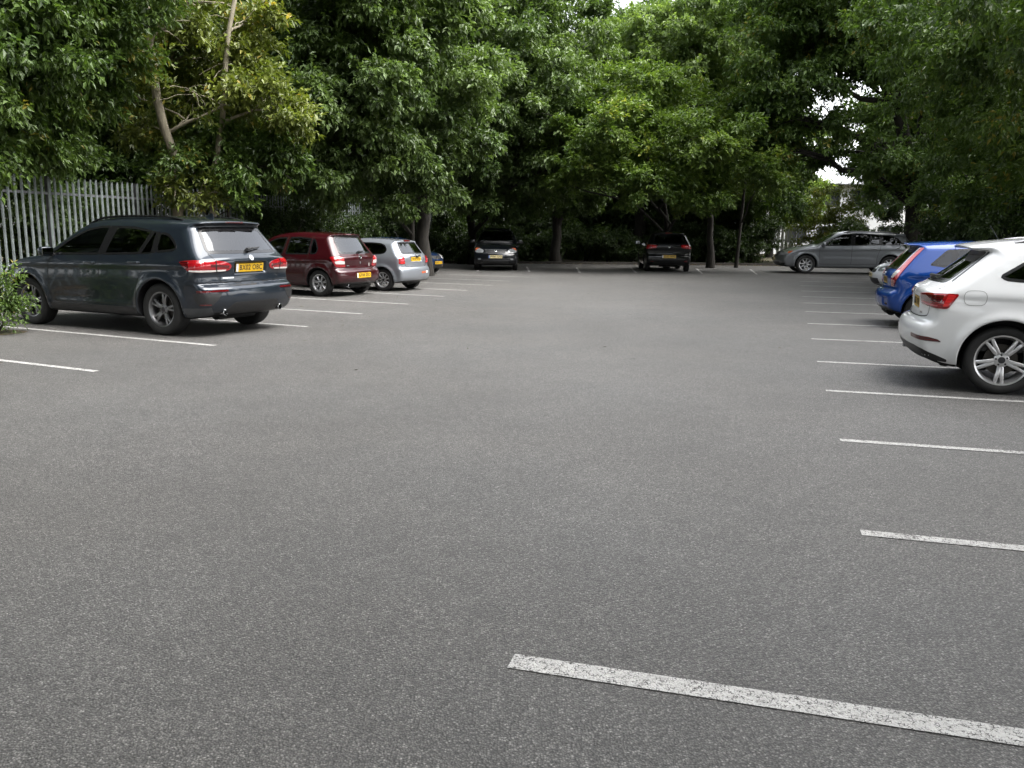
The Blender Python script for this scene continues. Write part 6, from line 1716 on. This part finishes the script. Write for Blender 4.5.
# -- near shrub at the left edge
p = np.array([*gp(-3, 333), 0.0])
make_tree('feathery_shrub', 'small feathery shrub at the left edge, before the bonnet of the slate grey SUV', p, [([p, p + [0, 0, .4], p + [.1, 0, .8]], 0.02, 0.008), ([p, p + [.15, 0, .35], p + [.3, -.05, .6]], 0.014, 0.006)],
          [((p[0] - .05, p[1], .30), (.42, .35, .30), 1), ((p[0] + .02, p[1], .62), (.36, .3, .26), 1), ((p[0] + .18, p[1] - .05, .80), (.22, .2, .16), .9), ((p[0] - .3, p[1], .75), (.35, .3, .3), 1), ((p[0] + .2, p[1], .45), (.25, .2, .2), .9)],
          0.056, 800, LEAF['mid'], 61, cat='shrub', per=11, droop=0.1, limbs=False, twig=0.11)


# -- fallen leaves along the far kerb and the fence
def litter():
    rg = np.random.default_rng(77); n = 9000
    segs = [(c_l0, c_l1)] * 2 + list(zip(([c_l1] + BK)[:-1], BK)) + list(zip([BK[-1]] + right_edge[:3], right_edge[:4]))
    ls = np.array([np.hypot(*(np.array(b) - np.array(a))) for a, b in segs]); pk = rg.choice(len(segs), n, p=ls / ls.sum())
    a = np.array([segs[i][0] for i in pk]); b = np.array([segs[i][1] for i in pk]); t = rg.random(n)
    d = unit(b - a); nn = np.stack([-d[:, 1], d[:, 0]], 1)
    off = rg.normal(0, 0.28, n)
    c = a + (b - a) * t[:, None] + nn * off[:, None]
    th = rg.uniform(0, 6.28, n); L = rg.uniform(0.03, 0.08, n)
    e = np.stack([np.cos(th), np.sin(th)], 1) * L[:, None]; f = np.stack([-e[:, 1], e[:, 0]], 1) * 0.5
    z = rg.uniform(0.006, 0.03, (n, 4))
    V = np.stack([np.c_[c - e, z[:, 0]], np.c_[c - f, z[:, 1]], np.c_[c + e, z[:, 2]], np.c_[c + f, z[:, 3]]], 1).reshape(-1, 3)
    o = link('leaf_litter', leaf_mesh('leaf_litter', V, np.arange(4 * n).reshape(-1, 4), np.repeat(rg.random(n), 4), (0, 0, 0)), None, mat_leaf('dry_leaf', (0.05, 0.03, 0.012), (0.16, 0.11, 0.05), 0.1))
    tag(o, 'dry brown leaves swept against the kerb', 'leaf litter', kind='stuff')


litter()


def strays():
    rg = np.random.default_rng(78); n = 420
    x = rg.uniform(-9, 12, n); y = 9 + 31 * rg.random(n)
    keep = (x > fence_pt(0)[0] + (y - 15.7) * 0.22 + 0.6) & (rg.random(n) < 0.25 + 0.75 * np.clip(np.abs(x - 1 - y * 0.2) / 7, 0, 1) ** 2)
    c = np.stack([x, y], 1)[keep]; n = len(c)
    th = rg.uniform(0, 6.28, n); L = rg.uniform(0.012, 0.04, n)
    e = np.stack([np.cos(th), np.sin(th)], 1) * L[:, None]; f = np.stack([-e[:, 1], e[:, 0]], 1) * rg.uniform(0.12, 0.6, (n, 1))
    z = rg.uniform(0.006, 0.018, (n, 4))
    V = np.stack([np.c_[c - e, z[:, 0]], np.c_[c - f, z[:, 1]], np.c_[c + e, z[:, 2]], np.c_[c + f, z[:, 3]]], 1).reshape(-1, 3)
    o = link('stray_leaves', leaf_mesh('stray_leaves', V, np.arange(4 * n).reshape(-1, 4), np.repeat(rg.random(n), 4), (0, 0, 0)), None, M_SOIL)
    tag(o, 'stray dry leaves and twigs scattered on the tarmac', 'leaf litter', kind='stuff')


strays()
bd = gp(-4, 333); rgd = np.random.default_rng(8)
sheet('planting_bed', [(bd[0] - 0.1 + (0.52 + rgd.uniform(-.07, .07)) * math.cos(k * .35), bd[1] + (0.40 + rgd.uniform(-.05, .05)) * math.sin(k * .35)) for k in range(18)], 0.006, M_SOIL)

# ================================================================== WHITE BUILDING BEYOND THE TREES
M_RENDER = simple('white_render', (0.74, 0.75, 0.76), 0.85, noise=0.06, nscale=2)
M_ROOF = simple('pale_roof_sheet', (0.50, 0.52, 0.54), 0.6, noise=0.12, nscale=3)
M_FRAMEG = simple('window_frame_grey', (0.10, 0.105, 0.11), 0.5)
M_PANE = simple('dark_pane', (0.02, 0.024, 0.028), 0.06)
M_WOOD = simple('white_boards', (0.70, 0.71, 0.70), 0.7, noise=0.08)


def building(name, label, x0, x1, Y, depth, eaves, ridge, cols, floors):
    r_ = empty(name, ((x0 + x1) / 2, Y, 0)); tag(r_, label, 'building')
    w = (x1 - x0) / 2
    b = MB(); b.box((0, depth / 2, eaves / 2), (2 * w, depth, eaves)); b.build('wall', M_RENDER, r_)
    b = MB(); ov = 0.45
    vs = [(-w - ov, -ov, eaves - .1), (w + ov, -ov, eaves - .1), (w + ov, depth / 2, ridge), (-w - ov, depth / 2, ridge), (-w - ov, depth + ov, eaves - .1), (w + ov, depth + ov, eaves - .1)]
    vs += [(x, y, z - 0.16) for x, y, z in vs]
    b.add(vs, [(0, 1, 2, 3), (3, 2, 5, 4), (7, 6, 9, 8), (8, 9, 10, 11), (0, 6, 7, 1), (4, 5, 11, 10), (0, 3, 9, 6), (3, 4, 10, 9), (1, 7, 8, 2), (2, 8, 11, 5)])
    roof = b.build('roof', M_ROOF, r_)
    for sx in (-1, 1):
        b = MB(); b.add([(sx * (w - .06), 0.06, eaves - .12), (sx * (w - .06), depth - 0.06, eaves - .12), (sx * (w - .06), depth / 2, ridge - .2), (sx * (w - .16), 0.06, eaves - .12), (sx * (w - .16), depth - 0.06, eaves - .12), (sx * (w - .16), depth / 2, ridge - .2)], [(0, 1, 2), (3, 5, 4), (0, 3, 4, 1), (1, 4, 5, 2), (2, 5, 3, 0)])
        b.build('gable', M_RENDER, r_)
    b = MB(); b.tube([(-w - .4, -ov - .05, eaves - .2), (w + .4, -ov - .05, eaves - .2)], 0.07, 8); b.build('gutter', M_FRAMEG, r_)
    fh = eaves / floors
    for f in range(floors):
        for c in range(cols):
            x = -w + (c + .5) * 2 * w / cols; z = f * fh + fh * 0.55
            fr = MB()
            for dx, dz, sx, sz in ((-.72, 0, .08, 1.3), (.72, 0, .08, 1.3), (0, .61, 1.36, .08), (0, -.61, 1.36, .08), (0, 0, .06, 1.14)):
                fr.box((x + dx, -0.03, z + dz), (sx, 0.10, sz))
            fo = fr.build('window', M_FRAMEG, r_)
            pn = MB(); pn.box((x, -0.004, z), (1.36, 0.012, 1.14)); pn.build('pane', M_PANE, fo)
            sl = MB(); sl.box((x, -0.09, z - .70), (1.66, 0.22, .07)); sl.build('sill', M_RENDER, fo)


building('white_building', 'two-storey white rendered building glimpsed through the trees behind the grey estate', hx(750, 64), hx(905, 64), 64, 9, 5.3, 8.4, 5, 2)
building('white_outbuilding', 'low white building glimpsed through the trees right of the black people carrier', hx(515, 70), hx(585, 70), 70, 6, 2.9, 4.4, 3, 1)
# white boarded gate post and rail seen beside the nose of the estate
r_ = empty('white_railing', (*g3(768, 47.5)[:2], 0)); tag(r_, 'white railing with upright boards behind the nose of the grey estate', 'railing')
for k in range(4):
    b = MB(); b.box((k * 0.22 + 0.6, 0, 0.95), (0.15, 0.03, 1.8)); b.build('board', M_WOOD, r_)
for z in (0.75, 1.15):
    b = MB(); b.box((-.5, 0.04, z), (3.4, 0.05, 0.11)); b.build('rail', M_WOOD, r_)
for x in (-2.1, 1.4):
    b = MB(); b.box((x, 0.05, .65), (.12, .12, 1.3)); b.build('post', M_WOOD, r_)

# ================================================================== CARS
K = 1.55 / 1.65


def place(name, sp, ref, pix, yaw, label, scale, step, group='parked cars'):
    """stand the car so that the point ref (x, y of the car) touches the ground seen at pixel pix"""
    g = gp(*pix); a = R(yaw); c, s = math.cos(a), math.sin(a)
    x = g[0] - scale * (c * ref[0] - s * ref[1]); y = g[1] - scale * (s * ref[0] + c * ref[1])
    return build_car(name, sp, (x, y), a, label, scale, step, group)


place('suv', SUV, (0.90, 0.80), (167, 335), 154, 'slate grey SUV nosed up to the palisade fence, yellow plate and red lamps facing out', 1.075, 0.022)
place('hatchback', RED, (0.66, 0.72), (321.5, 296.5), 153.5, 'dark red five-door hatchback between the slate grey SUV and the silver hatchback', 1.02, 0.026)
place('hatchback', SILVER, (0.74, 0.74), (384, 291), 155.5, 'silver hatchback next to the dark red one, tail facing the aisle', 0.89, 0.028)
place('hatchback', NAVY, (3.80, -0.3), (434, 274.5), -27, 'navy blue small car showing its headlight past the tail of the silver hatchback', 0.88, 0.035)
place('people_carrier', MPV, (4.25, 0.0), (495.5, 271), -90, 'black people carrier facing the camera under the trees at the far end', 1.0, 0.033)
place('hatchback', BHATCH, (0.15, 0.0), (668, 272), 86.5, 'black hatchback seen squarely from behind under the trees at the far end', 1.02, 0.033)
place('estate_car', ESTATE, (3.72, 0.80), (804.7, 273.5), 171, 'mid grey estate car parked side-on in the far right corner', 1.13, 0.03)
place('hatchback', PALE, (3.79, 0.35), (872, 293.5), 164, 'pale silver car with only its nose showing beyond the blue hatchback', 0.95, 0.035)
place('hatchback', BLUE, (0.04, -0.3), (878, 325), -16.5, 'bright blue hatchback with tall tail lamps, beside the white car', 0.97, 0.024)
place('suv', WSUV, (0.90, -0.80), (997, 393.5), -19.5, 'white SUV cut by the right edge of the frame, its rear wheel nearest the camera', 0.97, 0.018)

# ================================================================== LIGHT, SKY, CAMERA
SUN_EL, SUN_AZ = R(56), R(108)     # azimuth measured from +Y clockwise: behind the camera
w = bpy.data.worlds.new('World'); scene.world = w; w.use_nodes = True
nt = w.node_tree; bg = nt.nodes['Background']
sky = nt.nodes.new('ShaderNodeTexSky'); sky.sky_type = 'NISHITA'; sky.sun_disc = False
sky.sun_elevation = SUN_EL; sky.sun_rotation = SUN_AZ; sky.air_density = 1.0; sky.dust_density = 4.0; sky.ozone_density = 1.0
hs = nt.nodes.new('ShaderNodeHueSaturation'); hs.inputs['Saturation'].default_value = 0.22
nt.links.new(sky.outputs[0], hs.inputs['Color']); nt.links.new(hs.outputs[0], bg.inputs['Color'])
bg.inputs['Strength'].default_value = 0.15
sl = bpy.data.lights.new('sun', 'SUN'); sl.energy = 1.5; sl.angle = R(60); sl.color = (1.0, 0.97, 0.92)
so = bpy.data.objects.new('sun', sl); COL.objects.link(so)
sd = Vector((math.sin(SUN_AZ) * math.cos(SUN_EL), math.cos(SUN_AZ) * math.cos(SUN_EL), math.sin(SUN_EL)))
so.rotation_euler = sd.to_track_quat('Z', 'Y').to_euler(); so.location = sd * 60

cam = bpy.data.cameras.new('camera'); co = bpy.data.objects.new('camera', cam); COL.objects.link(co); scene.camera = co
cam.sensor_fit = 'HORIZONTAL'; cam.sensor_width = 36.0; cam.lens = CAM_F / 1024 * 36.0; cam.clip_end = 2000; cam.clip_start = 0.05
M4 = Matrix(((CM[0][0], -CM[1][0], -CM[2][0], 0), (CM[0][1], -CM[1][1], -CM[2][1], 0), (CM[0][2], -CM[1][2], -CM[2][2], CAM_H), (0, 0, 0, 1)))
co.matrix_world = M4

vs = scene.view_settings
vs.view_transform = 'Standard'; vs.look = 'None'; vs.gamma = 1.0; vs.use_curve_mapping = False; vs.exposure = 2.2
scene.cycles.max_bounces = 8; scene.cycles.diffuse_bounces = 3; scene.cycles.glossy_bounces = 3; scene.cycles.transparent_max_bounces = 12; scene.cycles.transmission_bounces = 3
scene.cycles.caustics_reflective = False; scene.cycles.caustics_refractive = False
scene.cycles.use_denoising = True
